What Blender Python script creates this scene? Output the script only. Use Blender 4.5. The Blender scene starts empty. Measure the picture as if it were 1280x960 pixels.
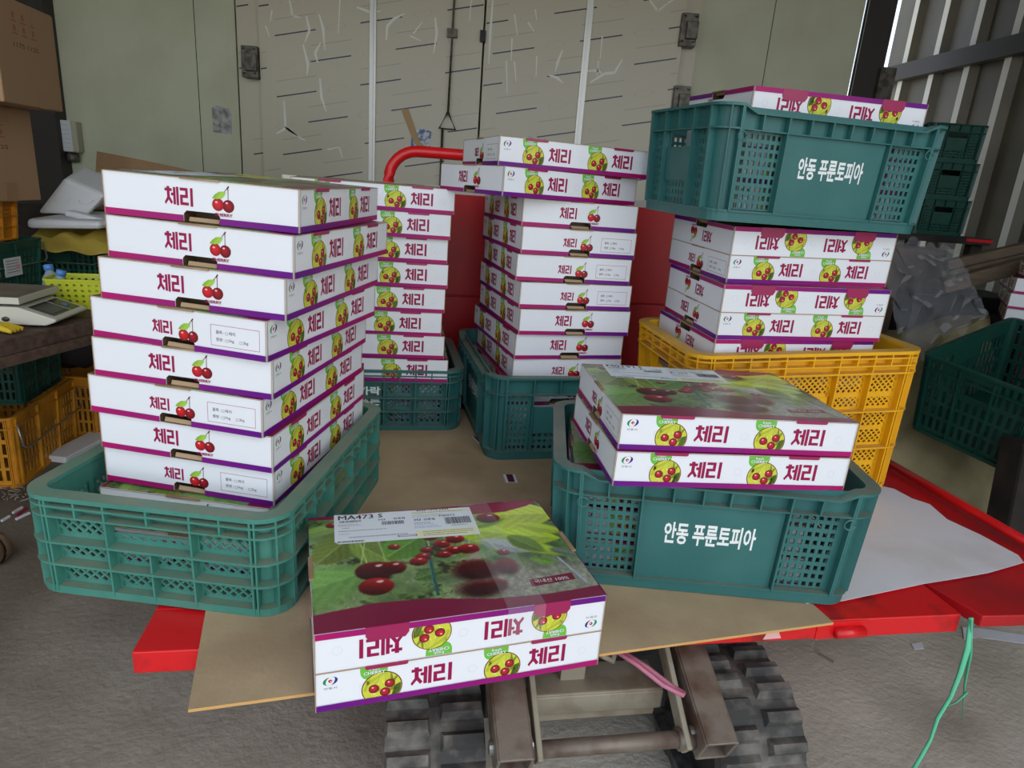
import bpy, math, random
import numpy as np
from mathutils import Vector, Matrix, Euler

# ------------------------------------------------------------------ camera, sky, exposure
scene = bpy.context.scene
COL = scene.collection
FPX, PITCH, ROLL, CAMH = 823.6, 0.29598, 0.07542, 0.6175      # z = 0 is the top of the cart's board
_c, _s, _cr, _sr = math.cos(PITCH), math.sin(PITCH), math.cos(ROLL), math.sin(ROLL)
FWD = Vector((0, _c, -_s)); _UP = Vector((0, _s, _c)); _RT = Vector((1, 0, 0))
CX = _cr * _RT + _sr * _UP
CY = -_sr * _RT + _cr * _UP
CAM = Vector((0, 0, CAMH))
cd = bpy.data.cameras.new('camera'); cam = bpy.data.objects.new('camera', cd); COL.objects.link(cam)
cd.sensor_width = 36; cd.lens = FPX / 1280 * 36; cd.clip_start = 0.02; cd.clip_end = 200
cam.matrix_world = Matrix(((CX.x, CY.x, -FWD.x, 0), (CX.y, CY.y, -FWD.y, 0), (CX.z, CY.z, -FWD.z, CAMH), (0, 0, 0, 1)))
scene.camera = cam
vs = scene.view_settings
vs.view_transform = 'Standard'; vs.look = 'None'; vs.gamma = 1; vs.use_curve_mapping = False
vs.exposure = 0.0
scene.display_settings.display_device = 'sRGB'

world = bpy.data.worlds.new('sky'); scene.world = world; world.use_nodes = True
nt = world.node_tree; nt.nodes.clear()
wo = nt.nodes.new('ShaderNodeOutputWorld'); bg = nt.nodes.new('ShaderNodeBackground')
sky = nt.nodes.new('ShaderNodeTexSky'); sky.sky_type = 'HOSEK_WILKIE'
sky.turbidity = 5.0; sky.ground_albedo = 0.4
sky.sun_direction = Vector((0.45, -0.45, 0.77)).normalized()
hs = nt.nodes.new('ShaderNodeHueSaturation'); hs.inputs['Saturation'].default_value = 0.45
nt.links.new(sky.outputs[0], hs.inputs['Color']); nt.links.new(hs.outputs[0], bg.inputs[0])
bg.inputs[1].default_value = 8.5
nt.links.new(bg.outputs[0], wo.inputs[0])
sl = bpy.data.lights.new('sun', 'SUN'); sl.energy = 4.0; sl.angle = 0.01; sl.color = (1, 0.95, 0.86)
so = bpy.data.objects.new('sun', sl); COL.objects.link(so)
so.rotation_euler = Vector((0.35, 0.75, 1.15)).to_track_quat('Z', 'Y').to_euler()      # high, from behind the shed: lights the yard in front

CEIL0 = -0.2                     # the shed roof ends here; the front is open to the sky
rng = random.Random(7)

def ray(px, py): return FWD + (px - 640) / FPX * CX - (py - 480) / FPX * CY
def at(px, py, Y): d = ray(px, py); return CAM + d * (Y / d.y)
def on(px, py, z): d = ray(px, py); return CAM + d * ((z - CAMH) / d.z)

# ------------------------------------------------------------------ helpers
def lin(c):
    return tuple(((x / 255) / 12.92 if x / 255 <= 0.04045 else ((x / 255 + 0.055) / 1.055) ** 2.4) for x in c)

def mat(name, rgb, rough=0.5, metal=0.0, rgb2=None, scale=8.0, bump=0.0, bscale=60.0, coat=0.0, lo=0.4, hi=0.65, detail=6, stretch=None, spec=0.5):
    m = bpy.data.materials.new(name); m.use_nodes = True
    t = m.node_tree; b = t.nodes['Principled BSDF']
    b.inputs['Roughness'].default_value = rough; b.inputs['Metallic'].default_value = metal
    b.inputs['Specular IOR Level'].default_value = spec
    if coat: b.inputs['Coat Weight'].default_value = coat; b.inputs['Coat Roughness'].default_value = 0.15
    c1 = lin(rgb) + (1,)
    b.inputs['Base Color'].default_value = c1
    tc = t.nodes.new('ShaderNodeTexCoord'); src = tc.outputs['Object']
    if stretch:
        mp = t.nodes.new('ShaderNodeMapping'); mp.inputs['Scale'].default_value = stretch
        t.links.new(src, mp.inputs[0]); src = mp.outputs[0]
    if rgb2:
        n = t.nodes.new('ShaderNodeTexNoise'); n.inputs['Scale'].default_value = scale; n.inputs['Detail'].default_value = detail
        r = t.nodes.new('ShaderNodeValToRGB'); r.color_ramp.elements[0].position = lo; r.color_ramp.elements[1].position = hi
        r.color_ramp.elements[0].color = c1; r.color_ramp.elements[1].color = lin(rgb2) + (1,)
        t.links.new(src, n.inputs['Vector']); t.links.new(n.outputs['Fac'], r.inputs[0]); t.links.new(r.outputs[0], b.inputs['Base Color'])
    if bump:
        n2 = t.nodes.new('ShaderNodeTexNoise'); n2.inputs['Scale'].default_value = bscale; n2.inputs['Detail'].default_value = 5
        bp = t.nodes.new('ShaderNodeBump'); bp.inputs['Strength'].default_value = bump; bp.inputs['Distance'].default_value = 0.01
        t.links.new(src, n2.inputs['Vector']); t.links.new(n2.outputs['Fac'], bp.inputs['Height']); t.links.new(bp.outputs[0], b.inputs['Normal'])
    return m

def mat_col(name, rough, coat=0.0, bump=0.0, spec=0.5):
    """printed board: the pigment comes from the mesh's colour attribute"""
    m = bpy.data.materials.new(name); m.use_nodes = True
    t = m.node_tree; b = t.nodes['Principled BSDF']; b.inputs['Roughness'].default_value = rough; b.inputs['Specular IOR Level'].default_value = spec
    a = t.nodes.new('ShaderNodeAttribute'); a.attribute_name = 'Col'
    t.links.new(a.outputs['Color'], b.inputs['Base Color'])
    if coat: b.inputs['Coat Weight'].default_value = coat; b.inputs['Coat Roughness'].default_value = 0.12
    if bump:
        tc = t.nodes.new('ShaderNodeTexCoord'); n2 = t.nodes.new('ShaderNodeTexNoise'); n2.inputs['Scale'].default_value = 22; n2.inputs['Detail'].default_value = 3
        bp = t.nodes.new('ShaderNodeBump'); bp.inputs['Strength'].default_value = bump; bp.inputs['Distance'].default_value = 0.004
        t.links.new(tc.outputs['Object'], n2.inputs['Vector']); t.links.new(n2.outputs['Fac'], bp.inputs['Height']); t.links.new(bp.outputs[0], b.inputs['Normal'])
    return m

def mat_clear(name, rgb, alpha, rough=0.08):
    m = bpy.data.materials.new(name); m.use_nodes = True
    b = m.node_tree.nodes['Principled BSDF']
    b.inputs['Base Color'].default_value = lin(rgb) + (1,); b.inputs['Roughness'].default_value = rough; b.inputs['Alpha'].default_value = alpha
    return m

def matdust(*a, **k):
    """plastic with fine dust settled on its ledges"""
    m = mat(*a, **k); t = m.node_tree; b = t.nodes['Principled BSDF']; src = b.inputs['Base Color'].links[0].from_socket
    g = t.nodes.new('ShaderNodeNewGeometry'); sx = t.nodes.new('ShaderNodeSeparateXYZ'); t.links.new(g.outputs['True Normal'], sx.inputs[0])
    r = t.nodes.new('ShaderNodeMapRange'); r.inputs[1].default_value = 0.6; r.inputs[2].default_value = 0.95; r.inputs[4].default_value = 0.45; t.links.new(sx.outputs['Z'], r.inputs[0])
    n = t.nodes.new('ShaderNodeTexNoise'); n.inputs['Scale'].default_value = 18; n.inputs['Detail'].default_value = 4
    tc = t.nodes.new('ShaderNodeTexCoord'); t.links.new(tc.outputs['Object'], n.inputs['Vector'])
    mu = t.nodes.new('ShaderNodeMath'); mu.operation = 'MULTIPLY'; t.links.new(r.outputs[0], mu.inputs[0]); t.links.new(n.outputs['Fac'], mu.inputs[1])
    m2 = t.nodes.new('ShaderNodeMath'); m2.operation = 'MULTIPLY'; m2.inputs[1].default_value = 1.7; t.links.new(mu.outputs[0], m2.inputs[0])
    x = t.nodes.new('ShaderNodeMix'); x.data_type = 'RGBA'; t.links.new(m2.outputs[0], x.inputs[0]); t.links.new(src, x.inputs[6]); x.inputs[7].default_value = lin((150, 132, 108)) + (1,)
    t.links.new(x.outputs[2], b.inputs['Base Color']); return m

class MB:
    def __init__(s): s.v = []; s.f = []; s.c = []; s.m = []; s.sm = []
    def add(s, vs_, fs_, col=(1, 1, 1), m=0, smooth=False):
        k = len(s.v); s.v += [tuple(p) for p in vs_]
        if len(col) == len(vs_) and not isinstance(col[0], (int, float)): s.c += [tuple(c) for c in col]
        else: s.c += [tuple(col)] * len(vs_)
        for f in fs_: s.f.append([i + k for i in f]); s.m.append(m); s.sm.append(smooth)
        return s
    def box(s, x0, x1, y0, y1, z0, z1, col=(1, 1, 1), m=0):
        return s.hexa([(x0, y0, z0), (x1, y0, z0), (x1, y1, z0), (x0, y1, z0), (x0, y0, z1), (x1, y0, z1), (x1, y1, z1), (x0, y1, z1)], col, m)
    def hexa(s, p, col=(1, 1, 1), m=0):
        return s.add(p, [(3, 2, 1, 0), (4, 5, 6, 7), (0, 1, 5, 4), (1, 2, 6, 5), (2, 3, 7, 6), (3, 0, 4, 7)], col, m)
    def bar(s, a, b, w, h, up=(0, 0, 1), col=(1, 1, 1), m=0):
        a = Vector(a); b = Vector(b); d = (b - a).normalized(); up = Vector(up)
        sd = d.cross(up)
        if sd.length < 1e-6: sd = d.cross(Vector((1, 0, 0)))
        sd.normalize(); u = sd.cross(d).normalized(); sd *= w / 2; u *= h / 2
        return s.hexa([a - sd - u, b - sd - u, b + sd - u, a + sd - u, a - sd + u, b - sd + u, b + sd + u, a + sd + u], col, m)
    def prism(s, pts, off, col=(1, 1, 1), m=0):
        n = len(pts); off = Vector(off); q = [Vector(p) for p in pts]
        return s.add(q + [p + off for p in q], [tuple(range(n))[::-1], tuple(range(n, 2 * n))] + [(i, (i + 1) % n, (i + 1) % n + n, i + n) for i in range(n)], col, m)
    def tube(s, path, r, n=10, col=(1, 1, 1), m=0, caps=True, flat=None):
        path = [Vector(p) for p in path]; rings = []; ref = Vector((0, 0, 1))
        for i, p in enumerate(path):
            d = (path[min(i + 1, len(path) - 1)] - path[max(i - 1, 0)]).normalized()
            a = d.cross(ref)
            if a.length < 0.05: a = d.cross(Vector((0, 1, 0)))
            a.normalize(); b = d.cross(a).normalized()
            rr = r[i] if isinstance(r, (list, tuple)) else r
            rings.append([p + (a * math.cos(2 * math.pi * k / n) + b * math.sin(2 * math.pi * k / n) * (flat or 1)) * rr for k in range(n)])
        vv = [q for R_ in rings for q in R_]; ff = []
        for i in range(len(path) - 1):
            for k in range(n): ff.append((i * n + k, i * n + (k + 1) % n, (i + 1) * n + (k + 1) % n, (i + 1) * n + k))
        if caps: ff += [tuple(range(n))[::-1], tuple((len(path) - 1) * n + k for k in range(n))]
        return s.add(vv, ff, col, m, True)
    def lathe(s, prof, n=24, o=(0, 0, 0), col=(1, 1, 1), m=0):
        vv = []; ff = []
        for (r, z) in prof:
            for k in range(n): vv.append((o[0] + r * math.cos(2 * math.pi * k / n), o[1] + r * math.sin(2 * math.pi * k / n), o[2] + z))
        for i in range(len(prof) - 1):
            for k in range(n): ff.append((i * n + k, i * n + (k + 1) % n, (i + 1) * n + (k + 1) % n, (i + 1) * n + k))
        ff.append(tuple(range(n))[::-1]); ff.append(tuple((len(prof) - 1) * n + k for k in range(n)))
        return s.add(vv, ff, col, m, True)
    def grid(s, nx, ny, fn, col=(1, 1, 1), m=0, smooth=True):
        vv = [fn(i / nx, j / ny) for j in range(ny + 1) for i in range(nx + 1)]
        ff = [(j * (nx + 1) + i, j * (nx + 1) + i + 1, (j + 1) * (nx + 1) + i + 1, (j + 1) * (nx + 1) + i) for j in range(ny) for i in range(nx)]
        return s.add(vv, ff, col, m, smooth)
    def mesh(s, name, mats, fn=None, color=False):
        me = bpy.data.meshes.new(name)
        v = [fn(p) for p in s.v] if fn else s.v
        me.from_pydata(v, [], s.f)
        for mm in mats: me.materials.append(mm)
        me.polygons.foreach_set('material_index', s.m); me.polygons.foreach_set('use_smooth', s.sm)
        if color:
            a = me.color_attributes.new('Col', 'FLOAT_COLOR', 'POINT')
            a.data.foreach_set('color', np.array([tuple(c) + (1,) for c in s.c], dtype=np.float32).ravel())
        me.update(); return me
    def build(s, name, mats, parent=None, fn=None, color=False, bevel=0.0, loc=None, solid=0.0):
        if not isinstance(mats, (list, tuple)): mats = [mats]
        return obj(name, s.mesh(name, mats, fn, color), parent, bevel, loc, solid)

def obj(name, me, parent=None, bevel=0.0, loc=None, solid=0.0):
    o = bpy.data.objects.new(name, me); COL.objects.link(o)
    if parent: o.parent = parent
    if loc is not None: o.location = loc
    if solid:
        sd = o.modifiers.new('solid', 'SOLIDIFY'); sd.thickness = solid; sd.offset = 0
    if bevel:
        b = o.modifiers.new('bevel', 'BEVEL'); b.width = bevel; b.segments = 2; b.limit_method = 'ANGLE'; b.angle_limit = math.radians(40)
    return o

def thing(name, label, cat, loc=(0, 0, 0), rot=(0, 0, 0), group=None):
    o = bpy.data.objects.new(name, None); COL.objects.link(o)
    o.location = loc; o.rotation_euler = rot; o.empty_display_size = 0.05
    return tag(o, label, cat, group)

def tag(o, label, cat, group=None, kind=None):
    o['label'] = label; o['category'] = cat
    if group: o['group'] = group
    if kind: o['kind'] = kind
    return o

def struct(o, label=None):
    o['kind'] = 'structure'
    if label: o['label'] = label; o['category'] = o.name.split('_')[0].split('.')[0]
    return o

def dup(root, loc, rot, label, scale=None):
    r = root.copy(); COL.objects.link(r); r.location = loc; r.rotation_euler = rot; r['label'] = label
    if scale: r.scale = scale
    for ch in list(root.children):
        c = ch.copy(); COL.objects.link(c); c.parent = r
        for g in list(ch.children):
            d = g.copy(); COL.objects.link(d); d.parent = c
    return r

_texts = {}
def text2d(body, bold=0.0):
    """outline of a string as flat polygons, 1 unit = font size"""
    k = (body, bold)
    if k not in _texts:
        cu = bpy.data.curves.new('lettering', 'FONT'); cu.body = body; cu.offset = bold; cu.resolution_u = 2
        o = bpy.data.objects.new('lettering', cu); COL.objects.link(o)
        ev = o.evaluated_get(bpy.context.evaluated_depsgraph_get()); me = ev.to_mesh()
        vv = [(v.co.x, v.co.y) for v in me.vertices]; ff = [tuple(p.vertices) for p in me.polygons]
        ev.to_mesh_clear(); bpy.data.objects.remove(o); bpy.data.curves.remove(cu)
        xs = [p[0] for p in vv] or [0]; ys = [p[1] for p in vv] or [0]
        _texts[k] = (vv, ff, min(xs), max(xs), min(ys), max(ys))
    return _texts[k]

def text(mb, P, body, u, z, w, h, col, lay, bold=0.0, m=0):
    """fit a string into the w x h box whose lower-left corner is u, z"""
    vv, ff, x0, x1, y0, y1 = text2d(body, bold)
    sx = w / (x1 - x0); sy = h / (y1 - y0)
    mb.add([P(u + (x - x0) * sx, z + (y - y0) * sy, lay) for x, y in vv], ff, col, m)

# ------------------------------------------------------------------ materials
M = {}
M['print'] = mat_col('printed board', 0.45, 0.0, 0.12, .3)
M['photo'] = mat_col('glossy photo print', 0.3, 0.15, 0.12)
M['paper_print'] = mat_col('printed paper', 0.6)
M['maroon_tab'] = mat('maroon board', (158, 28, 84), 0.4)
M['kraft'] = mat('kraft board', (168, 140, 108), 0.85, rgb2=(140, 112, 82), scale=20)
M['teal'] = matdust('weathered teal plastic', (62, 128, 114), 0.5, rgb2=(84, 142, 126), scale=14, bump=0.05, bscale=90, lo=0.45, hi=0.8)
M['deepteal'] = matdust('teal plastic', (46, 103, 101), 0.45, rgb2=(58, 114, 110), scale=9, bump=0.04, bscale=90, lo=0.45, hi=0.8)
M['yellow'] = matdust('yellow plastic', (240, 178, 14), 0.45, rgb2=(214, 160, 40), scale=12, lo=0.5, hi=0.85)
M['amber'] = mat('amber plastic', (222, 146, 22), 0.5, rgb2=(180, 118, 30), scale=10)
M['ochre'] = mat('ochre plastic', (214, 146, 30), 0.55, rgb2=(166, 112, 32), scale=10)
M['green'] = mat('bottle green plastic', (20, 76, 62), 0.45, rgb2=(28, 88, 72), scale=9)
M['shadegreen'] = mat('shade-darkened green plastic', (14, 64, 54), 0.42, rgb2=(22, 74, 62), scale=9)  # crate plastic with the shade of the dim spots put into its colour
M['lime'] = mat('lime plastic', (206, 214, 50), 0.45)
M['white_ink'] = mat('white ink', (236, 240, 238), 0.6)
M['ochre_ink'] = mat('faded ochre ink', (140, 128, 60), 0.7)
M['red'] = mat('red paint', (226, 22, 28), 0.33, rgb2=(196, 18, 24), scale=7, coat=0.15, lo=0.45, hi=0.8)
M['redworn'] = mat('worn red paint', (216, 24, 30), 0.4, rgb2=(96, 26, 24), scale=11, lo=0.53, hi=0.72)
M['mdf'] = mat('tan fibreboard', (190, 166, 132), 0.75, rgb2=(164, 140, 110), scale=5, bump=0.06, bscale=120)
M['mdfedge'] = mat('fibreboard edge', (206, 160, 96), 0.8)
M['white_sheet'] = mat('white sheet', (226, 226, 234), 0.55, rgb2=(204, 200, 198), scale=5, lo=0.5, hi=0.8)
M['rubber'] = mat('dusty black rubber', (66, 65, 63), 0.8, rgb2=(132, 126, 118), scale=22, bump=0.3, bscale=60, lo=0.45, hi=0.75)
M['steel'] = mat('rusty brown steel', (124, 113, 102), 0.5, 0.3, rgb2=(84, 58, 44), scale=18, bump=0.1, lo=0.45, hi=0.7)
M['palesteel'] = mat('dusty beige steel', (150, 142, 124), 0.55, 0.1, rgb2=(110, 92, 74), scale=14, bump=0.08, lo=0.5, hi=0.75)
M['darksteel'] = mat('dark steel', (52, 50, 50), 0.55, 0.3, rgb2=(34, 32, 32), scale=10)
M['chrome'] = mat('bare wire', (170, 170, 168), 0.35, 0.8)
M['pink'] = mat('pink hose', (186, 112, 136), 0.5)
M['twine'] = mat('green twine', (92, 196, 150), 0.5)
M['concrete'] = mat('worn concrete', (212, 203, 188), 0.85, rgb2=(158, 148, 134), scale=2.6, bump=0.35, bscale=70, lo=0.35, hi=0.68, detail=12)
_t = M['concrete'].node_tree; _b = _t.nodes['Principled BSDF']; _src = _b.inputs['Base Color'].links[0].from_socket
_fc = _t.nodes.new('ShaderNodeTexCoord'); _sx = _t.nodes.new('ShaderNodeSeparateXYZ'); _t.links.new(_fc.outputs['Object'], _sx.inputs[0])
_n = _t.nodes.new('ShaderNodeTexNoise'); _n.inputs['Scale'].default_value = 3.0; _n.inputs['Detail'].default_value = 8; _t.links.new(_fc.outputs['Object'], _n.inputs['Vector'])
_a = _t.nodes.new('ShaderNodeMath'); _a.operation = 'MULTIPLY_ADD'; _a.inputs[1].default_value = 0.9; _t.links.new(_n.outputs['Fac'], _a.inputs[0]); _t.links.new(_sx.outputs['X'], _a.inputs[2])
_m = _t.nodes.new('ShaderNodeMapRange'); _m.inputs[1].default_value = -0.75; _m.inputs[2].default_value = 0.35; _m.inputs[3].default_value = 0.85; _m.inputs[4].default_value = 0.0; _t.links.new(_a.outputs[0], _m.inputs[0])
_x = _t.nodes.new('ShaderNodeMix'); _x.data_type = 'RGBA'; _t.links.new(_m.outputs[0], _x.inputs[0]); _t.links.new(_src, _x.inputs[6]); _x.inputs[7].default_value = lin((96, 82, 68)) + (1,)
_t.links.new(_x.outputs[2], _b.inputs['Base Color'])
M['panel'] = mat('cream wall panel', (203, 206, 180), 0.5, rgb2=(193, 195, 168), scale=3)
M['tin'] = mat('ribbed sheet steel', (98, 92, 76), 0.5, 0.1, rgb2=(82, 77, 64), scale=3)
M['tinrib'] = mat('pale ribs', (224, 222, 212), 0.5)
M['ceiling'] = mat('ceiling sheet', (150, 150, 140), 0.7)
M['film'] = mat_col('protective film', 0.4, 0.1, 0.1)
M['aluminium'] = mat('aluminium strip', (190, 190, 184), 0.38, 0.7)
M['iron'] = mat('grey iron', (110, 106, 98), 0.45, 0.6, rgb2=(76, 70, 62), scale=30)
M['column'] = mat('dark painted steel', (62, 58, 56), 0.6, 0.2)
M['card'] = mat('brown cardboard', (172, 138, 104), 0.85, rgb2=(156, 122, 90), scale=5, bump=0.04)
M['dullcard'] = mat('dull brown board', (96, 80, 66), .85, rgb2=(78, 64, 54), scale=6)
M['tape'] = mat('tan tape', (160, 122, 84), .35)
M['card_print'] = mat_col('printed cardboard', 0.85)
M['foam'] = mat('white foam', (226, 228, 230), 0.75, bump=0.06, bscale=200)
M['cloth'] = mat('mustard cloth', (196, 172, 72), 0.8, rgb2=(168, 144, 58), scale=9, bump=0.15, bscale=30)
M['tarp'] = mat('khaki canvas', (164, 150, 112), 0.85, rgb2=(128, 118, 86), scale=4, bump=0.2, bscale=22)
M['wood'] = mat('weathered brown wood', (112, 88, 74), 0.8, rgb2=(74, 58, 50), scale=5, bump=0.3, bscale=30, stretch=(1, 8, 8), lo=0.35, hi=0.7)
M['driftwood'] = mat('grey brown lumber', (104, 88, 70), 0.85, rgb2=(84, 70, 56), scale=6, bump=0.3, bscale=30, stretch=(1, 8, 8), lo=0.35, hi=0.7)
M['darkwood'] = mat('blackened wood', (58, 48, 42), 0.85, rgb2=(36, 30, 28), scale=8, bump=0.2)
M['scale'] = mat('cream scale plastic', (214, 210, 194), 0.45)
M['plate'] = mat('worn steel plate', (150, 146, 134), 0.45, 0.4, rgb2=(120, 104, 84), scale=8)
M['screen'] = mat('dark display', (34, 36, 38), 0.2)
M['black'] = mat('black plastic', (26, 26, 28), 0.5)
M['plasticwrap'] = mat_clear('clear crumpled plastic', (200, 202, 208), 0.22, 0.10)
M['water'] = mat_clear('clear bottle', (190, 205, 220), 0.5, 0.08)
M['bluecap'] = mat('blue cap', (84, 140, 212), 0.4)
M['bluelabel'] = mat('blue label', (60, 120, 206), 0.4, rgb2=(150, 190, 232), scale=14)
M['sack'] = mat('dark sack', (44, 40, 40), 0.8, bump=0.3, bscale=20)
M['sticks'] = mat('grey debris', (150, 140, 128), 0.8)
M['stone'] = mat('brown stone', (120, 96, 72), 0.9, rgb2=(84, 66, 50), scale=12, bump=0.4)
M['leafgreen'] = mat('hedge leaves', (110, 140, 70), 0.7, rgb2=(70, 100, 44), scale=9)

# ------------------------------------------------------------------ the carton's printed artwork
L, W, H = 0.368, 0.273, 0.0560
WHITE = lin((232, 234, 238)); MAROON = lin((152, 10, 74)); PURPLE = lin((96, 12, 128)); PINK = lin((172, 14, 100))
GREENTAG = lin((112, 190, 66)); DKRED = lin((122, 20, 44)); TAN = lin((170, 140, 110))
LAY = 0.00016

def noise2(ny, nx, cell, r):
    gy, gx = ny // cell + 3, nx // cell + 3
    g = r.random((gy, gx)); y = np.arange(ny) / cell; x = np.arange(nx) / cell
    yi = y.astype(int); xi = x.astype(int); fy = y - yi; fx = x - xi
    fy = (fy * fy * (3 - 2 * fy))[:, None]; fx = (fx * fx * (3 - 2 * fx))[None, :]
    a = g[np.ix_(yi, xi)]; b = g[np.ix_(yi, xi + 1)]; c = g[np.ix_(yi + 1, xi)]; d = g[np.ix_(yi + 1, xi + 1)]
    return (a * (1 - fx) + b * fx) * (1 - fy) + (c * (1 - fx) + d * fx) * fy

def paint_photo(nx, ny):
    """the lid picture: an orchard close-up between two maroon waves, v = 0 at the front edge"""
    r = np.random.default_rng(11)
    FX, FY = 520, 380
    u = np.linspace(0, 1, FX)[None, :].repeat(FY, 0); v = np.linspace(0, 1, FY)[:, None].repeat(FX, 1)
    X = u * 1.35; Y = v
    n1 = noise2(FY, FX, 60, r); n2 = noise2(FY, FX, 22, r); n3 = noise2(FY, FX, 7, r); n4 = noise2(FY, FX, 3, r)
    img = np.zeros((FY, FX, 3))
    base = np.stack([84 + 70 * n1 + 50 * (n2 - .5), 112 + 70 * n1 + 60 * (n2 - .5), 62 + 56 * n1 + 30 * (n2 - .5)], -1)
    img[:] = base
    dark = np.clip((n2 * .7 + n3 * .3 - .55) * 4, 0, 1)[..., None]; img = img * (1 - .65 * dark)
    lite = (np.clip((n3 * .5 + n4 * .5 - .60) * 6, 0, 1) * np.clip((n1 - .45) * 4, 0, 1))[..., None]; img = img * (1 - .6 * lite) + np.array([206, 214, 206]) * .6 * lite
    g = np.clip((u - .42) * 4, 0, 1) * np.clip((.42 - v) * 6, 0, 1)      # pale ground at the front right
    gcol = np.stack([140 + 60 * (n3 - .5) + 30 * n4, 140 + 60 * (n3 - .5) + 24 * n4, 132 + 50 * (n3 - .5) + 20 * n4], -1)
    img = img * (1 - .8 * g[..., None]) + gcol * .8 * g[..., None]
    def put(a, c):
        nonlocal img
        a = np.clip(a, 0, 1)[..., None]; img = img * (1 - a) + c * a
    def leaf(cx, cy, ln, wd, ang, c, soft=.02, vein=.35):
        c = np.array(c, float); ca, sa = math.cos(ang), math.sin(ang)
        t = ((X - cx) * ca + (Y - cy) * sa) / ln; s_ = (-(X - cx) * sa + (Y - cy) * ca) / wd
        e = np.clip(1 - t * t, 0, None) ** .75 * (1 - .25 * t) - np.abs(s_)
        a = e / (soft / wd)
        st = (np.sin((t * 1.0 + np.abs(s_) * .8) * 22) * .5 + .5)
        k = 1 + .07 * (st - .5) + .07 * np.sign(s_) + .16 * (n1 - .5)
        cc = c[None, None] * k[..., None]
        vn = np.clip(1 - np.abs(s_) * 14, 0, 1)[..., None] * vein
        put(a, cc * (1 - vn) + np.array([214, 222, 150]) * vn)
    def cherry(cx, cy, rx, ry, c, soft=.01, hl=True, ang=0):
        c = np.array(c, float); ca, sa = math.cos(ang), math.sin(ang)
        dx = ((X - cx) * ca + (Y - cy) * sa) / rx; dy = (-(X - cx) * sa + (Y - cy) * ca) / ry
        d = np.sqrt(dx * dx + dy * dy); a = (1 - d) / (soft / min(rx, ry))
        k = np.clip(.55 + .45 * (dx * .3 + dy * .8), .3, 1.1)
        put(a, c[None, None] * k[..., None] + np.array([60, 10, 10]) * np.clip(d - .5, 0, 1)[..., None] * .3)
        if hl: put(np.clip((.26 - np.sqrt((dx - .25) ** 2 + (dy - .5) ** 2 * 2.5)) * 8, 0, .85), np.array([246, 226, 226]))
    def line(x0, y0, x1, y1, w, c, a=1):
        dx, dy = x1 - x0, y1 - y0; l2 = dx * dx + dy * dy
        t = np.clip(((X - x0) * dx + (Y - y0) * dy) / l2, 0, 1)
        d = np.hypot(X - x0 - t * dx, Y - y0 - t * dy); put(np.clip((w - d) / .006, 0, a), np.array(c, float))
    # left
    for k in range(26): leaf(r.random() * 1.35, .35 + .6 * r.random(), .06 + .07 * r.random(), .015 + .03 * r.random(), r.random() * 6.28, (50 + 60 * r.random(), 90 + 70 * r.random(), 34 + 40 * r.random()))
    leaf(.16, .70, .22, .12, .9, (104, 122, 52)); leaf(.30, .60, .18, .10, 2.2, (116, 144, 60)); leaf(.08, .86, .18, .06, .3, (142, 172, 90))
    leaf(.50, .64, .18, .12, .7, (92, 146, 52)); leaf(.04, .34, .30, .19, .35, (116, 164, 84), .08, .1)
    leaf(.55, .34, .09, .05, .4, (80, 116, 60))
    for (x0, y0, x1, y1) in ((.24, .84, .27, .45), (.34, .8, .36, .5), (.62, .85, .60, .6), (.68, .86, .70, .62), (.73, .9, .76, .6), (.30, .82, .24, .5), (.86, .9, .84, .6)):
        line(x0, y0, x1, y1, .006, (190, 204, 130), .8)
    line(.59, .62, .56, .17, .011, (40, 92, 92)); line(.582, .62, .55, .17, .003, (120, 170, 170))
    for (x, y, q) in ((.62, .68, .034), (.67, .60, .04), (.75, .64, .045), (.72, .53, .042), (.80, .53, .05), (.66, .5, .035), (.55, .50, .035), (.52, .46, .04), (.86, .73, .04), (.9, .66, .036), (.64, .78, .032), (.42, .62, .03), (.24, .95, .03), (.12, .9, .03), (.58, .56, .03)):
        cherry(x, y, q * 1.3, q * 1.05, (226, 26, 36))
    cherry(.30, .42, .105, .085, (128, 14, 26), .012); cherry(.39, .43, .07, .06, (150, 16, 28)); cherry(.29, .29, .09, .075, (206, 22, 30), .012)
    # right
    leaf(1.05, .64, .30, .15, -.35, (178, 206, 52), .02, .2); leaf(1.18, .84, .24, .17, -.1, (200, 220, 76), .02, .15); leaf(1.27, .66, .16, .06, -.5, (184, 210, 60)); leaf(.92, .88, .16, .06, .1, (140, 180, 60))
    leaf(1.0, .52, .15, .07, -.6, (166, 180, 180)); leaf(1.18, .46, .18, .06, -.55, (172, 204, 50)); leaf(.98, .78, .13, .05, .3, (120, 160, 40)); leaf(1.12, .52, .13, .07, -.9, (96, 130, 40))
    leaf(1.30, .40, .1, .04, -.6, (110, 126, 110)); leaf(.95, .40, .08, .03, -.5, (60, 84, 50)); leaf(.88, .20, .05, .02, .2, (70, 110, 44)); leaf(1.16, .17, .04, .02, .2, (50, 80, 40))
    line(1.24, .36, 1.30, .12, .01, (170, 176, 190)); cherry(.99, .83, .075, .06, (176, 20, 34)); cherry(1.16, .93, .05, .025, (150, 24, 40), hl=False)
    line(.80, .92, .95, .5, .008, (200, 210, 150), .6)
    # large soft cherries
    cherry(.79, .33, .15, .115, (116, 14, 26), .05, False); cherry(.95, .33, .075, .09, (160, 22, 34), .03, False); cherry(.77, .17, .15, .09, (100, 10, 20), .05, False); cherry(.86, .19, .06, .06, (150, 16, 26), .03, False)
    cherry(.97, .46, .04, .035, (200, 30, 40))
    put(np.clip((.05 - np.abs(v - .46)) * 20, 0, .5) * np.clip(1 - np.abs(X - .84) / .1, 0, 1), np.array([214, 170, 190.]))
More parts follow.
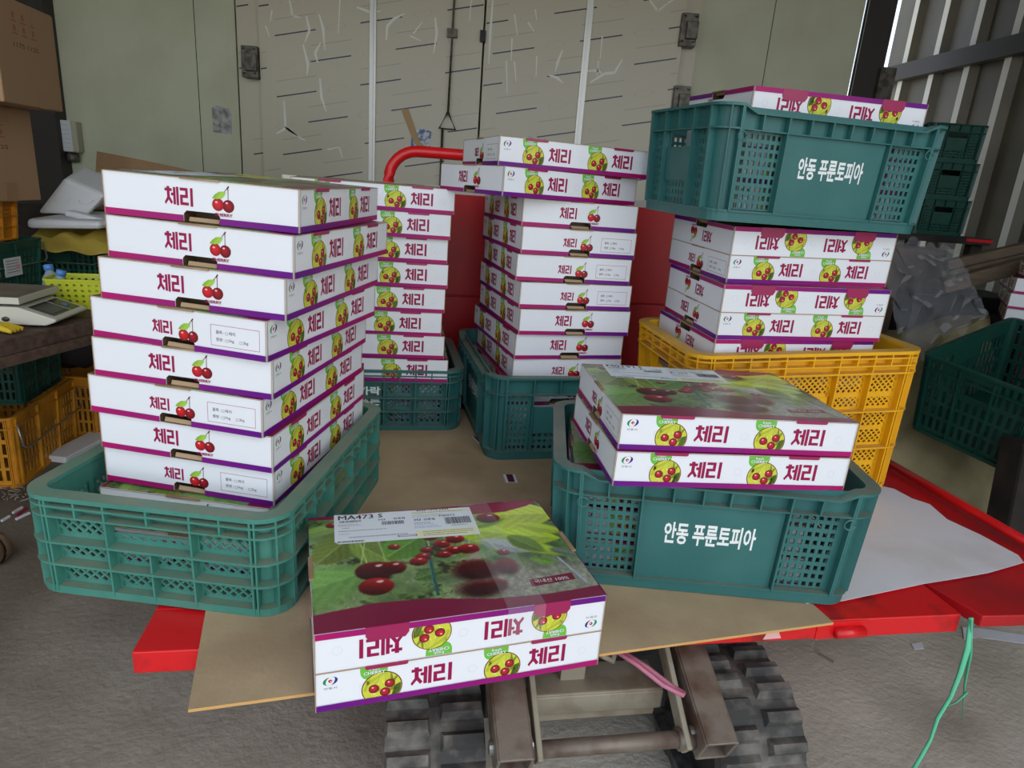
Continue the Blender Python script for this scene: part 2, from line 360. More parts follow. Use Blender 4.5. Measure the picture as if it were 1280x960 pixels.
    img += (noise2(FY, FX, 2, r) - .5)[..., None] * 22
    # maroon waves
    lo = np.interp(u, [0, .2, .38, .6, .8, 1], [.13, .165, .15, .085, .07, .085])
    hi = np.interp(u, [0, .15, .4, .62, .82, .93, 1], [.975, .96, .93, .89, .885, .93, .985])
    mar = np.array([126, 26, 62.])
    put((lo - v) * 260, mar); put((v - hi) * 260, np.array([140, 22, 60.]))
    img = np.clip(img, 0, 255) / 255
    img = np.where(img <= .04045, img / 12.92, ((img + .055) / 1.055) ** 2.4)
    iy = np.linspace(0, FY - 1, ny + 1).astype(int); ix = np.linspace(0, FX - 1, nx + 1).astype(int)
    return img[np.ix_(iy, ix)].reshape(-1, 3)

PHOTO_HI = paint_photo(300, 222); PHOTO_LO = paint_photo(40, 30)

CHE = [[(.03, .78), (.20, .78), (.20, .74), (.03, .74)]]
def hangul_cherry(mb, P, u, z, w, h, col, lay):
    """the two heavy square-cut syllables of the word for cherry"""
    R_ = lambda a, b, c, d: [(a, c), (b, c), (b, d), (a, d)]
    polys = [R_(.15, .34, .86, .99), R_(.02, .49, .73, .89), R_(.165, .345, .50, .76),
             [(-.01, .12), (.06, .0), (.345, .38), (.345, .57), (.165, .57), (.165, .40)], [(.19, .52), (.33, .46), (.53, .15), (.42, .03), (.17, .40)],
             R_(.43, .60, .50, .66), R_(.565, .725, .03, .97), R_(.77, .925, .0, 1.0),
             R_(1.01, 1.52, .82, .98), R_(1.355, 1.52, .44, .90), R_(1.01, 1.52, .44, .60), R_(1.01, 1.175, .05, .54), R_(1.01, 1.56, .04, .20), R_(1.675, 1.84, .0, 1.0)]
    for i, q in enumerate(polys): mb.add([P(u + x / 1.835 * w, z + y * h, lay + .12 * i) for x, y in q], [tuple(range(len(q)))], col)

def disc(mb, P, u, z, ru, rz, col, lay, n=28, a0=0, a1=2 * math.pi, zmin=None):
    pts = [(u + ru * math.cos(a0 + (a1 - a0) * k / n), z + rz * math.sin(a0 + (a1 - a0) * k / n)) for k in range(n + (a1 - a0 < 6.2))]
    if zmin is not None: pts = [(x, max(y, zmin)) for x, y in pts]
    mb.add([P(x, y, lay) for x, y in pts], [tuple(range(len(pts)))], col)

def shaded(mb, P, u, z, r, c_in, c_out, lay, n=22):
    """printed fruit: rim tone to centre tone"""
    vv = [P(u - r * .2, z + r * .25, lay)] + [P(u + r * math.cos(2 * math.pi * k / n), z + r * math.sin(2 * math.pi * k / n), lay) for k in range(n)]
    mb.add(vv, [(0, 1 + k, 1 + (k + 1) % n) for k in range(n)], [c_in] + [c_out] * n)

def clip(poly, cu, cz, r, n=28):
    out = poly
    for k in range(n):
        a = 2 * math.pi * (k + .5) / n; nx, ny = math.cos(a), math.sin(a); d = r * math.cos(math.pi / n); res = []
        for i in range(len(out)):
            p, q = out[i], out[(i + 1) % len(out)]
            dp = (p[0] - cu) * nx + (p[1] - cz) * ny - d; dq = (q[0] - cu) * nx + (q[1] - cz) * ny - d
            if dp <= 0: res.append(p)
            if dp * dq < 0: t = dp / (dp - dq); res.append((p[0] + (q[0] - p[0]) * t, p[1] + (q[1] - p[1]) * t))
        out = res
        if len(out) < 3: return []
    return out

def badge(mb, P, u):
    cz, r = .0205, .0246; zb = .0085
    cut = lambda pts: [(x, max(y, zb - .001)) for x, y in pts]
    tu, tr = u - .0125, .0168
    tu = u - .0098
    sq = lambda x: math.copysign(abs(x) ** .62, x)
    pts = [(tu + .0165 * sq(math.cos(a)), H - .0012 + .0190 * sq(math.sin(a))) for a in [math.pi + math.pi * k / 24 for k in range(25)]]
    mb.add([P(x, y, 1) for x, y in pts], [tuple(range(len(pts)))], GREENTAG)
    text(mb, P, 'fresh', tu - .0065, H - .0068, .013, .0042, WHITE, 6, .015)
    text(mb, P, 'CHERRY', tu - .0125, H - .0125, .026, .0048, WHITE, 7, .02)
    disc(mb, P, u, cz, r, r, lin((110, 24, 30)), 2, 32, zmin=zb - .001)
    disc(mb, P, u, cz, r - .0012, r - .0012, lin((206, 208, 66)), 3, 32, zmin=zb - .001)
    rr = random.Random(5)
    for k in range(15):
        a = rr.uniform(.5, 2.4); x, y = u + rr.uniform(-.024, .024), cz + rr.uniform(-.022, .022); w = rr.uniform(.001, .0035); l_ = rr.uniform(.008, .022)
        dx, dy = math.cos(a), math.sin(a)
        q = clip([(x - dy * w - dx * l_, y + dx * w - dy * l_), (x + dx * l_, y + dy * l_), (x + dy * w - dx * l_, y - dx * w - dy * l_)], u, cz, r - .0016)
        if q: mb.add([P(a_, max(b_, zb - .001), 4) for a_, b_ in q], [tuple(range(len(q)))], lin(rr.choice([(176, 184, 58), (150, 164, 50), (236, 230, 128), (190, 196, 60), (122, 138, 44)])))
    q = clip([(u + .010, cz - .026), (u + .027, cz - .016), (u + .026, cz + .006), (u + .016, cz + .002)], u, cz, r - .0016)
    if q: mb.add([P(a_, max(b_, zb - .001), 4) for a_, b_ in q], [tuple(range(len(q)))], lin((84, 104, 40)))
    for (dx, dz) in ((-.0098, .0005), (.0092, .0058), (.0038, -.0062)):
        mb.add([P(u + dx + .0012, cz + dz + .004, 5), P(u + dx * .3 + .003, cz + .022, 5), P(u + dx * .3 + .002, cz + .022, 5), P(u + dx, cz + dz + .004, 5)], [(0, 1, 2, 3)], lin((176, 190, 70)))
        shaded(mb, P, u + dx, cz + dz, .0064, lin((214, 50, 60)), lin((112, 16, 30)), 6)
        disc(mb, P, u + dx - .0015, cz + dz + .0022, .0013, .001, lin((250, 200, 200)), 7, 8)

def logo(mb, P, u, z):
    for a0, col in ((math.radians(110), lin((30, 140, 84))), (math.radians(-70), lin((44, 44, 130)))):
        n = 14; o_ = []; i_ = []
        for k in range(n + 1):
            t = k / n; a = a0 + t * math.radians(165); w = .0024 * math.sin(math.pi * min(1, t * 1.1 + .05)) + .0002
            for lst, r in ((o_, .0062), (i_, .0062 - w)):
                x, y = r * 1.35 * math.cos(a), r * math.sin(a)
                lst.append((u + x + y * .25, z + y))
        mb.add([P(x, y, 1) for x, y in o_ + i_], [(k, k + 1, n + 2 + k, n + 1 + k) for k in range(n)], col)
    disc(mb, P, u, z, .0024, .0024, lin((206, 30, 40)), 1, 14)
    disc(mb, P, u + .0007, z - .0004, .0010, .0008, WHITE, 2, 8)
    text(mb, P, '안동시', u - .0075, z - .0122, .015, .0034, lin((70, 70, 76)), 1, .0)

def band(mb, P, segs, wid):
    """printed base stripe running from magenta to violet"""
    for a, b, ca, cb in segs:
        n = 6
        for k in range(n):
            x0 = a + (b - a) * k / n; x1 = a + (b - a) * (k + 1) / n
            mix = lambda t: tuple(ca[i] + (cb[i] - ca[i]) * t for i in range(3))
            mb.add([P(x0, 0, 8), P(x1, 0, 8), P(x1, .0085, 8), P(x0, .0085, 8)], [(0, 1, 2, 3)], [mix(k / n), mix((k + 1) / n)] + [mix((k + 1) / n), mix(k / n)])

def strip(mb, P, u0, u1, z0, z1, col, lay): mb.add([P(u0, z0, lay), P(u1, z0, lay), P(u1, z1, lay), P(u0, z1, lay)], [(0, 1, 2, 3)], col)

def long_print(mb, P):
    mb.add([P(0, 0, 0), P(L, 0, 0), P(L, H, 0), P(0, H, 0)], [(0, 1, 2, 3)], WHITE)
    logo(mb, P, .0175, .0425)
    for fu in (.212, .628):
        badge(mb, P, fu * L); hangul_cherry(mb, P, (fu + .095) * L, .0155, .139 * L, .0275, MAROON, 1)
    for fu in (.155, .52, .93):                                           # punched vent outlines
        n = 20
        for k in range(n):
            a = 2 * math.pi * k / n; b = a + 2 * math.pi / n; q = lambda an, r: P(fu * L + r * math.cos(an), .027 + r * math.sin(an), 1)
            mb.add([q(a, .0058), q(b, .0058), q(b, .0054), q(a, .0054)], [(0, 1, 2, 3)], lin((208, 208, 212)))
    band(mb, P, [(0, L, PURPLE, PINK)], L)
    strip(mb, P, 0, L, H - .0009, H, TAN, 9); strip(mb, P, 0, .0011, 0, H, TAN, 9); strip(mb, P, L - .0011, L, 0, H, TAN, 9)

HU0, HU1, HZ = .41 * W, .595 * W, .0145
def short_print(mb, P, kind):
    for q in ([(0, 0), (HU0, 0), (HU0, HZ - .004), (HU0 + .004, HZ), (HU0 + .004, H), (0, H)],
              [(HU0 + .004, HZ), (HU1 - .004, HZ), (HU1 - .004, H), (HU0 + .004, H)],
              [(HU1, 0), (W, 0), (W, H), (HU1 - .004, H), (HU1 - .004, HZ), (HU1, HZ - .004)]):
        mb.add([P(x, y, 0) for x, y in q], [tuple(range(len(q)))], WHITE)
    # the hand hole: a recess in the board, the shade inside put into its colour
    K = lin((92, 74, 56)); D = -.03 / LAY
    a = [(HU0, .0012), (HU0, HZ - .004), (HU0 + .004, HZ), (HU1 - .004, HZ), (HU1, HZ - .004), (HU1, .0012)]
    mb.add([P(x, y, 0) for x, y in a] + [P(x, y, D) for x, y in a], [(k, k + 1, k + 7, k + 6) for k in range(5)] + [(6, 7, 8, 9, 10, 11), (0, 5, 11, 6)], K)
    mb.add([P(HU0 + .006, .0006, -6), P(HU1 - .002, .0006, -6), P(HU1 - .004, .0058, -40), P(HU0 + .004, .0062, -40)], [(0, 1, 2, 3)], lin((178, 150, 118)))
    if kind == 'A': tu, tw, tz, th, cu, cr, cz = .315, .145, .0200, .0235, .612, .0082, .0262
    else: tu, tw, tz, th, cu, cr, cz = .355, .115, .0185, .0185, .56, .0080, .0205
    hangul_cherry(mb, P, tu * W, tz, tw * W, th, MAROON, 1)
    c = cu * W
    for dx, ci, co in ((.0078, lin((176, 30, 40)), lin((96, 10, 20))), (-.0066, lin((226, 44, 50)), lin((150, 16, 26)))):
        shaded(mb, P, c + dx, cz - (.001 if dx > 0 else 0), cr, ci, co, 2 if dx > 0 else 3)
        disc(mb, P, c + dx - .002, cz + .003, .0018, .0012, lin((250, 190, 190)), 4, 10)
    for (x0, z0, x1, z1, w) in ((-.0066, .006, .0075, .0225, .0004), (.0078, .006, .0080, .0225, .0004), (.0066, .021, .0092, .0246, .0009)):
        d = Vector((x1 - x0, z1 - z0)).normalized(); nx, nz = -d.y * w, d.x * w
        mb.add([P(c + x0 - nx, cz + z0 - nz, 4), P(c + x1 - nx, cz + z1 - nz, 4), P(c + x1 + nx, cz + z1 + nz, 4), P(c + x0 + nx, cz + z0 + nz, 4)], [(0, 1, 2, 3)], lin((110, 60, 30)))
    lf = [(-.0145, .0075), (-.0105, .0125), (-.005, .0162), (.0005, .0172), (.0048, .0165), (.0030, .0125), (-.001, .0085), (-.007, .0070)]
    mb.add([P(c + x, cz + z, 5) for x, z in lf], [tuple(range(len(lf)))], [lin((122, 170, 40))] * 3 + [lin((160, 200, 70))] * 5)
    if kind == 'A': text(mb, P, 'CHERRY', c - .0115, .0116, .0255, .0041, MAROON, 9, .03)
    else:
        x0, x1, z0, z1 = .69 * W, .962 * W, .0125, .0415; t = .0006; ck = lin((176, 60, 110))
        for q in ((x0, x1, z0, z0 + t), (x0, x1, z1 - t, z1), (x0, x0 + t, z0, z1), (x1 - t, x1, z0, z1)): strip(mb, P, q[0], q[1], q[2], q[3], ck, 1)
        dk = lin((104, 84, 96))
        text(mb, P, '품목 :', x0 + .008, z1 - .0125, .0125, .0050, dk, 1, .015); text(mb, P, '체리', x0 + .0275, z1 - .0125, .010, .0050, dk, 1, .01)
        text(mb, P, '중량 :', x0 + .008, z1 - .0225, .0125, .0050, dk, 1, .015); text(mb, P, '1kg', x0 + .0275, z1 - .0228, .008, .0050, dk, 1, .01); text(mb, P, '2kg', x0 + .049, z1 - .0228, .008, .0050, dk, 1, .01)
        for bu, bz in ((.0225, .0125), (.0225, .0225), (.044, .0225)):
            for q in ((0, .0038, 0, .0004), (0, .0038, .0034, .0038), (0, .0004, 0, .0038), (.0034, .0038, 0, .0038)):
                strip(mb, P, x0 + bu + q[0], x0 + bu + q[1], z1 - bz + q[2], z1 - bz + q[3], dk, 1)
    band(mb, P, [(0, HU0, PINK, lin((150, 24, 110))), (HU1, W, lin((124, 24, 126)), PURPLE)], W)
    strip(mb, P, 0, W, H - .0009, H, TAN, 9); strip(mb, P, 0, .0011, 0, H, TAN, 9); strip(mb, P, W - .0011, W, 0, H, TAN, 9)

PF = lambda u, z, k: (-L / 2 + u, -W / 2 - k * LAY, z)
PB = lambda u, z, k: (L / 2 - u, W / 2 + k * LAY, z)
PR = lambda u, z, k: (L / 2 + k * LAY, -W / 2 + u, z)
PL = lambda u, z, k: (-L / 2 - k * LAY, W / 2 - u, z)
_cm = {}
def carton_meshes(kind, inv, hi):
    k = (kind, inv, hi)
    if k in _cm: return _cm[k]
    mb = MB()
    long_print(mb, PF); long_print(mb, PB); short_print(mb, PR, kind); short_print(mb, PL, kind)
    nx, ny, ph = (300, 222, PHOTO_HI) if hi else (40, 30, PHOTO_LO)
    cols = [tuple(c) for c in ph]
    if inv:
        mb.grid(nx, ny, lambda a, b: (L / 2 - a * L, -W / 2 + b * W, 0), cols, 1, False)
        mb.add([(-L / 2, -W / 2, H), (L / 2, -W / 2, H), (L / 2, W / 2, H), (-L / 2, W / 2, H)], [(0, 1, 2, 3)], WHITE)
        text(mb, lambda u, z, q: (-u, z, -q * LAY), '국내산 100%', .100, -.093, .050, .0085, WHITE, 3, 0.0, 1)
        mb.add([(-x, y, -LAY) for x, y in ((.094, -.099), (.158, -.094), (.159, -.078), (.095, -.083))], [(0, 1, 2, 3)], lin((120, 30, 56)), 1)
    else:
        mb.grid(nx, ny, lambda a, b: (-L / 2 + a * L, -W / 2 + b * W, H), cols, 1, False)
        mb.add([(-L / 2, -W / 2, 0), (L / 2, -W / 2, 0), (L / 2, W / 2, 0), (-L / 2, W / 2, 0)], [(3, 2, 1, 0)], lin((176, 150, 122)))
        text(mb, lambda u, z, q: (u, z, H + q * LAY), '국내산 100%', .100, -.093, .050, .0085, WHITE, 3, 0.0, 1)
        mb.add([(x, y, H + LAY) for x, y in ((.094, -.099), (.158, -.094), (.159, -.078), (.095, -.083))], [(0, 1, 2, 3)], lin((120, 30, 56)), 1)
    body = mb.mesh('body', [M['print'], M['photo']], color=True)
    tabs = []
    for P in (PF, PB):
        for a, b in ((.157, .296), (.728, .862)):
            t = MB()
            if inv:
                a, b = 1 - b, 1 - a
                q = [(a * L, -.0008), (b * L, -.0008), (b * L, .012), ((b - .012) * L, .0185), ((a + .012) * L, .0185), (a * L, .012)]
            else: q = [(a * L, H + .0006), (a * L, H - .0030), ((a + .006) * L, H - .0042), ((b - .006) * L, H - .0042), (b * L, H - .0030), (b * L, H + .0006)]
            n = len(q)
            t.add([P(x, y, 11) for x, y in q] + [P(x, y, 2) for x, y in q], [tuple(range(n))] + [(i, i + n, (i + 1) % n + n, (i + 1) % n) for i in range(n)])
            tabs.append(t.mesh('lock_tab', [M['maroon_tab']]))
    flaps = []
    for P in (PR, PL):
        t = MB(); z = .0 if inv else H
        q = [(.40 * W, z - .0016), (.60 * W, z - .0016), (.60 * W, z + .0008), (.40 * W, z + .0008)]
        t.add([P(x, y, 18) for x, y in q] + [P(x, y, -20) for x, y in q], [(0, 1, 2, 3), (7, 6, 5, 4), (0, 4, 5, 1), (1, 5, 6, 2), (2, 6, 7, 3), (3, 7, 4, 0)])
        flaps.append(t.mesh('hand_flap', [M['kraft']]))
    _cm[k] = (body, tabs, flaps); return _cm[k]

def carton(label, group, base, R_, kind='A', inv=False, hi=False, zs=1.0):
    r = thing('cherry_carton', label, 'box', base, R_.to_euler(), group)
    if zs != 1: r.scale = (1, 1, zs)
    b, tabs, flaps = carton_meshes(kind, inv, hi)
    obj('body', b, r)
    for t in tabs: obj('lock_tab', t, r)
    for t in flaps: obj('hand_flap', t, r)
    return r
# ------------------------------------------------------------------ crates
class Crate:
    """one crate design; meshes are shared by its copies"""
    def __init__(s, L_, W_, h, R=.035, tl=.008, tw=.008, d=.014, t=.0032, dip=0.0):
        s.L, s.W, s.h, s.R, s.tl, s.tw, s.d, s.t, s.dip = L_, W_, h, R, tl, tw, d, t, dip
        s.parts = {}; s.order = []
    def mb(s, name):
        if name not in s.parts: s.parts[name] = MB(); s.order.append(name)
        return s.parts[name]
    def fn(s, p):
        x, y, z = p; k = 1 - max(0, min(1, z / s.h))
        if s.dip and z > s.h * .78 and abs(y) > s.W / 2 - .03:
            f = min(1, max(0, (.39 - abs(x) / s.L) / .03)); z -= s.dip * f * (z - s.h * .78) / (s.h * .22)
        return (x * (1 - 2 * s.tl / s.L * k), y * (1 - 2 * s.tw / s.W * k), z)
    def outline(s, off, n=6):
        a, b, r = s.L / 2 - off, s.W / 2 - off, max(s.R - off, .004); pts = []
        for cx, cy, a0 in ((a - r, b - r, 0), (-a + r, b - r, 90), (-a + r, -b + r, 180), (a - r, -b + r, 270)):
            for k in range(n + 1): t = math.radians(a0 + 90 * k / n); pts.append((cx + r * math.cos(t), cy + r * math.sin(t)))
        # subdivide the long straight runs so the dip can bend them
        out = []
        for i, p in enumerate(pts):
            q = pts[(i + 1) % len(pts)]; out.append(p); dd = math.hypot(q[0] - p[0], q[1] - p[1])
            if dd > .08:
                for k in range(1, 16): out.append((p[0] + (q[0] - p[0]) * k / 16, p[1] + (q[1] - p[1]) * k / 16))
        return out
    def ring(s, part, z0, z1, o0, o1):
        A = s.outline(o0); B = s.outline(o1); n = len(A)
        v = [(x, y, z0) for x, y in A] + [(x, y, z1) for x, y in A] + [(x, y, z1) for x, y in B] + [(x, y, z0) for x, y in B]
        f = []
        for i in range(n):
            j = (i + 1) % n
            f += [(i, j, n + j, n + i), (n + i, n + j, 2 * n + j, 2 * n + i), (2 * n + i, 2 * n + j, 3 * n + j, 3 * n + i), (3 * n + i, 3 * n + j, j, i)]
        s.mb(part).add(v, f)
    def plate(s, part, z0, z1, off):
        A = s.outline(off); n = len(A)
        s.mb(part).add([(x, y, z0) for x, y in A] + [(x, y, z1) for x, y in A], [tuple(range(n))[::-1], tuple(range(n, 2 * n))] + [(i, (i + 1) % n, (i + 1) % n + n, i + n) for i in range(n)])
    def frame(s, side):
        a, b = s.L / 2, s.W / 2
        return {'f': lambda u, w, z: (-a + u, -b + w, z), 'b': lambda u, w, z: (a - u, b - w, z),
                'r': lambda u, w, z: (a - w, -b + u, z), 'l': lambda u, w, z: (-a + w, b - u, z)}[side]
    def pbox(s, part, side, u0, u1, w0, w1, z0, z1, m=0):
        F = s.frame(side)
        s.mb(part).hexa([F(u0, w0, z0), F(u1, w0, z0), F(u1, w1, z0), F(u0, w1, z0), F(u0, w0, z1), F(u1, w0, z1), F(u1, w1, z1), F(u0, w1, z1)], m=m)
    def pname(s, side): return ('side_panel.' if side in 'fb' else 'end_panel.') + side
    def span(s, side): n = s.L if side in 'fb' else s.W; return s.R, n - s.R
    def cell(s, side, a, b, za, zb, kind, x=None, d=None):
        lo, hi = s.span(side); u0 = lo + (hi - lo) * a; u1 = lo + (hi - lo) * b; z0 = za * s.h; z1 = zb * s.h
        d = s.d if d is None else d; p = s.pname(side); t = s.t
        if kind == 'solid': s.pbox(p, side, u0, u1, d, d + t, z0, z1)
        elif kind in ('square', 'slot'):
            nx, ny, fr = x
            px = (u1 - u0) / nx; pz = (z1 - z0) / ny; bx = px * (1 - fr); bz = pz * ((1 - fr) if kind == 'square' else .22)
            for i in range(nx + 1):
                c = u0 + i * px; s.pbox(p, side, max(u0, c - bx / 2), min(u1, c + bx / 2), d, d + t, z0, z1)
            for j in range(ny + 1):
                c = z0 + j * pz; s.pbox(p, side, u0, u1, d + .0002, d + t - .0002, max(z0, c - bz / 2), min(z1, c + bz / 2))
        elif kind == 'diamond':
            pitch, bw = x; F = s.frame(side); fr = .004
            for q in ((u0, u1, z0, z0 + fr), (u0, u1, z1 - fr, z1), (u0, u0 + fr, z0, z1), (u1 - fr, u1, z0, z1)): s.pbox(p, side, q[0], q[1], d, d + t, q[2], q[3])
            for sg in (1, -1):
                c = -(z1 - z0) if sg > 0 else 0
                c = pitch * math.floor(c / pitch)
                while c < (u1 - u0) + (z1 - z0):
                    # line u = u0 + c + sg*(z - z0)
                    ts = []
                    lo_t = max(0, (-c) if sg > 0 else c - (u1 - u0)); hi_t = min(z1 - z0, (u1 - u0 - c) if sg > 0 else c)
                    if hi_t - lo_t > .002:
                        pa = (u0 + c + sg * lo_t, z0 + lo_t); pb = (u0 + c + sg * hi_t, z0 + hi_t)
                        dx, dz = (pb[0] - pa[0]), (pb[1] - pa[1]); l_ = math.hypot(dx, dz); nx, nz = -dz / l_ * bw / 2, dx / l_ * bw / 2
                        q = [(pa[0] - nx, pa[1] - nz), (pb[0] - nx, pb[1] - nz), (pb[0] + nx, pb[1] + nz), (pa[0] + nx, pa[1] + nz)]
                        q = [(min(max(a_, u0), u1), min(max(b_, z0), z1)) for a_, b_ in q]
                        e = .0003 * sg
                        s.mb(p).hexa([F(*((q[0][0], d + e, q[0][1]))), F(q[1][0], d + e, q[1][1]), F(q[1][0], d + t + e - .0006, q[1][1]), F(q[0][0], d + t + e - .0006, q[0][1]),
                                      F(q[3][0], d + e, q[3][1]), F(q[2][0], d + e, q[2][1]), F(q[2][0], d + t + e - .0006, q[2][1]), F(q[3][0], d + t + e - .0006, q[3][1])])
                    c += pitch
    def rib(s, side, a, za, zb, w0=.001, th=.0028):
        lo, hi = s.span(side); u = lo + (hi - lo) * a
        s.pbox(s.pname(side), side, u - th / 2, u + th / 2, w0, s.d + .001, za * s.h, zb * s.h)
    def corners(s, za, zb, ribs=(20, 45, 70), names=True, d=None):
        d = s.d if d is None else d; a, b = s.L / 2, s.W / 2; r = s.R
        for k, (cx, cy, a0) in enumerate(((a - r, b - r, 0), (-a + r, b - r, 90), (-a + r, -b + r, 180), (a - r, -b + r, 270))):
            mb = s.mb('corner_post.%d' % k); n = 7; z0, z1 = za * s.h, zb * s.h
            P = lambda t, o, z: (cx + max(r - o, .001) * math.cos(math.radians(a0 + t)), cy + max(r - o, .001) * math.sin(math.radians(a0 + t)), z)
            v = []; f = []
            for i in range(n + 1):
                t = 90 * i / n; v += [P(t, d, z0), P(t, d + s.t, z0), P(t, d + s.t, z1), P(t, d, z1)]
            for i in range(n):
                for j in range(4): f.append((4 * i + j, 4 * i + (j + 1) % 4, 4 * i + 4 + (j + 1) % 4, 4 * i + 4 + j))
            mb.add(v, f)
            for t in ribs:
                dt = math.degrees(.0013 / r)
                mb.hexa([P(t - dt, d + .001, z0), P(t + dt, d + .001, z0), P(t + dt, .001, z0), P(t - dt, .001, z0), P(t - dt, d + .001, z1), P(t + dt, d + .001, z1), P(t + dt, .001, z1), P(t - dt, .001, z1)])
    def write(s, side, body, ua, ub, za, zb, d, m=1, bold=.03):
        lo, hi = s.span(side); u0 = lo + (hi - lo) * ua; u1 = lo + (hi - lo) * ub; F = s.frame(side)
        lines = body.split('\n'); n = len(lines)
        for i, l_ in enumerate(lines):
            hh = (zb - za) * s.h / n
            text(s.mb(s.pname(side)), lambda u, z, q: F(u, d - .0004, z), l_, u0, zb * s.h - (i + 1) * hh + hh * .08, u1 - u0, hh * .84, (1, 1, 1), 0, bold, m)
    def meshes(s): s.done = [(n.split('.')[0], n, s.parts[n]) for n in s.order]; s.cache = {}; return s
    def place(s, name, label, loc, rot, mats, group=None, scale=None):
        r = thing(name, label, 'crate', loc, rot, group)
        if scale: r.scale = scale
        key = tuple(m.name for m in mats)
        if key not in s.cache: s.cache[key] = [(b, mb_.mesh(b, mats, s.fn)) for b, n, mb_ in s.done]
        for b, me in s.cache[key]: obj(b, me, r)
        return r

def lattice_crate(L_, W_, h, zr, zones, lb, sb, handle, pitch=.0145, bw=.0044, R=.045, centre=None, d=.017, tl=.004, tw=.0):
    """ringed crate: zr = heights of the rings, zones = lattice bands, lb / sb = bay borders on the long and short sides"""
    c = Crate(L_, W_, h, R=R, tl=tl, tw=tw, d=d)
    c.ring('rim', h - .007, h, 0, d + .006)
    for z in zr[:2]: c.ring('rim', z * h - .0015, z * h + .0015, .0005, d + .001)
    for z in zr[2:]: c.ring('hoop', z * h - .0018, z * h + .0018, -.001, d + .001)
    c.ring('base', 0, .012, .002, d + .003); c.plate('base', .001, .006, d)
    c.corners(.02, .985, ribs=(8, 45, 82))
    top = zones[0][1]
    for side in 'fbrl':
        B_ = lb if side in 'fb' else sb
        c.cell(side, 0, 1, top, .985, 'solid') if not (handle and side in handle) else None
        if handle and side in handle:
            m = len(B_) // 2; a, b = B_[m - 1], B_[m]
            c.cell(side, 0, 1, top, .985, 'solid'); mz = zones[1][1]; c.rib(side, (a + b) / 2, .03, mz)
        for i in range(len(B_) - 1):
            a, b = B_[i], B_[i + 1]; mid = (i == (len(B_) - 2) // 2 and len(B_) % 2 == 0)
            for k, (z0, z1) in enumerate(zones):
                if mid and handle and side in handle and k == 0:
                    c.cell(side, a, b, z0, z0 + (z1 - z0) * .42, 'diamond', (pitch, bw)); continue
                if mid and centre and side in centre and k in centre[side]:
                    c.cell(side, a + .01, b - .01, z0, z1, 'solid', d=d - .003); continue
                c.cell(side, a + .012, b - .012, z0, z1, 'diamond', (pitch, bw))
                c.cell(side, a, a + .025, z0, z1, 'solid'); c.cell(side, b - .025, b, z0, z1, 'solid')
            for k in range(len(zones) - 1): c.cell(side, a, b, zones[k + 1][1], zones[k][0], 'solid')
            c.cell(side, a, b, .02, zones[-1][0], 'solid')
        for a in B_: c.rib(side, a, .03, .985)
        for a in [(B_[i] + B_[i + 1]) / 2 for i in range(len(B_) - 1)]: c.rib(side, a, zr[1] if len(zr) > 1 else .8, .985)
    return c

lowcrate = lattice_crate(.50, .376, .158, [.90, .80, .54, .315], [(.57, .77), (.335, .515), (.09, .295)], [0, .19, .38, .62, .81, 1], [0, .29, .71, 1], 'rl',
                         centre={'f': (0, 1, 2), 'b': (0, 1, 2)})
lowcrate.write('f', '가락\n푸른', .47, .60, .38, .72, .013); lowcrate.write('b', '가락\n푸른', .42, .55, .38, .72, .013)
lowcrate.meshes()
tallcrate = lattice_crate(.52, .352, .322, [.955, .905, .855, .59, .325], [(.70, .84), (.60, .69), (.46, .58), (.335, .455), (.20, .315), (.07, .19)], [0, .18, .36, .64, .82, 1], [0, .3, .7, 1], 'rl',
                          pitch=.0130, bw=.0044, R=.045, centre={'f': (1, 2, 3, 4, 5), 'b': (1, 2, 3, 4, 5)}, tl=.010, tw=.010).meshes()

def lettered_crate():
    c = Crate(.50, .338, .203, R=.045, tl=.010, tw=.005, d=.015, dip=.013)
    h = c.h
    c.ring('rim', h - .005, h, 0, .021); c.ring('rim', .795 * h - .0015, .795 * h + .0015, .002, .016)
    c.ring('base', .095 * h - .002, .095 * h + .002, .003, .018); c.ring('base', 0, .095 * h, .006, .010); c.plate('base', .001, .006, .008)
    c.corners(.09, .985, ribs=(4, 60, 86))
    for side in 'fb':
        c.cell(side, 0, 1, .79, .98, 'solid')
        c.cell(side, 0, .025, .09, .8, 'solid'); c.cell(side, .975, 1, .09, .8, 'solid')
        c.cell(side, .025, .225, .11, .78, 'square', (7, 9, .56)); c.cell(side, .775, .975, .11, .78, 'square', (7, 9, .56))
        c.cell(side, .225, .24, .09, .8, 'solid'); c.cell(side, .76, .775, .09, .8, 'solid')
        c.cell(side, .235, .765, .09, .8, 'solid', d=.010)
        for a in (0, .228, .772, 1): c.rib(side, a, .09, .985)
        for a in (.10, .34, .45, .55, .66, .88): c.rib(side, a, .795, .985)
        c.write(side, '안동 푸룬토피아', .325, .675, .40, .63, .010, bold=.028)
        lo, hi = c.span(side)
        for u in (lo + .002, hi - .002):
            F = c.frame(side); ctr = Vector(F(u, .002, .735 * h)); 
            c.mb('side_panel.' + side).tube([ctr + Vector((math.cos(a) * .0085, 0, math.sin(a) * .0085)) for a in [2 * math.pi * k / 12 for k in range(13)]], .0016, 6)
    for side in 'rl':
        c.cell(side, 0, 1, .80, .98, 'solid')
        c.cell(side, 0, .22, .10, .8, 'square', (5, 9, .52)); c.cell(side, .78, 1, .10, .8, 'square', (5, 9, .52))
        c.cell(side, .22, .27, .09, .8, 'solid'); c.cell(side, .73, .78, .09, .8, 'solid')
        c.cell(side, .27, .73, .32, .64, 'solid', d=.010); c.cell(side, .27, .73, .10, .32, 'square', (8, 3, .5))
        for a in (0, .25, .75, 1): c.rib(side, a, .09, .985)
        for a in (.5,): c.rib(side, a, .8, .985)
    return c.meshes()
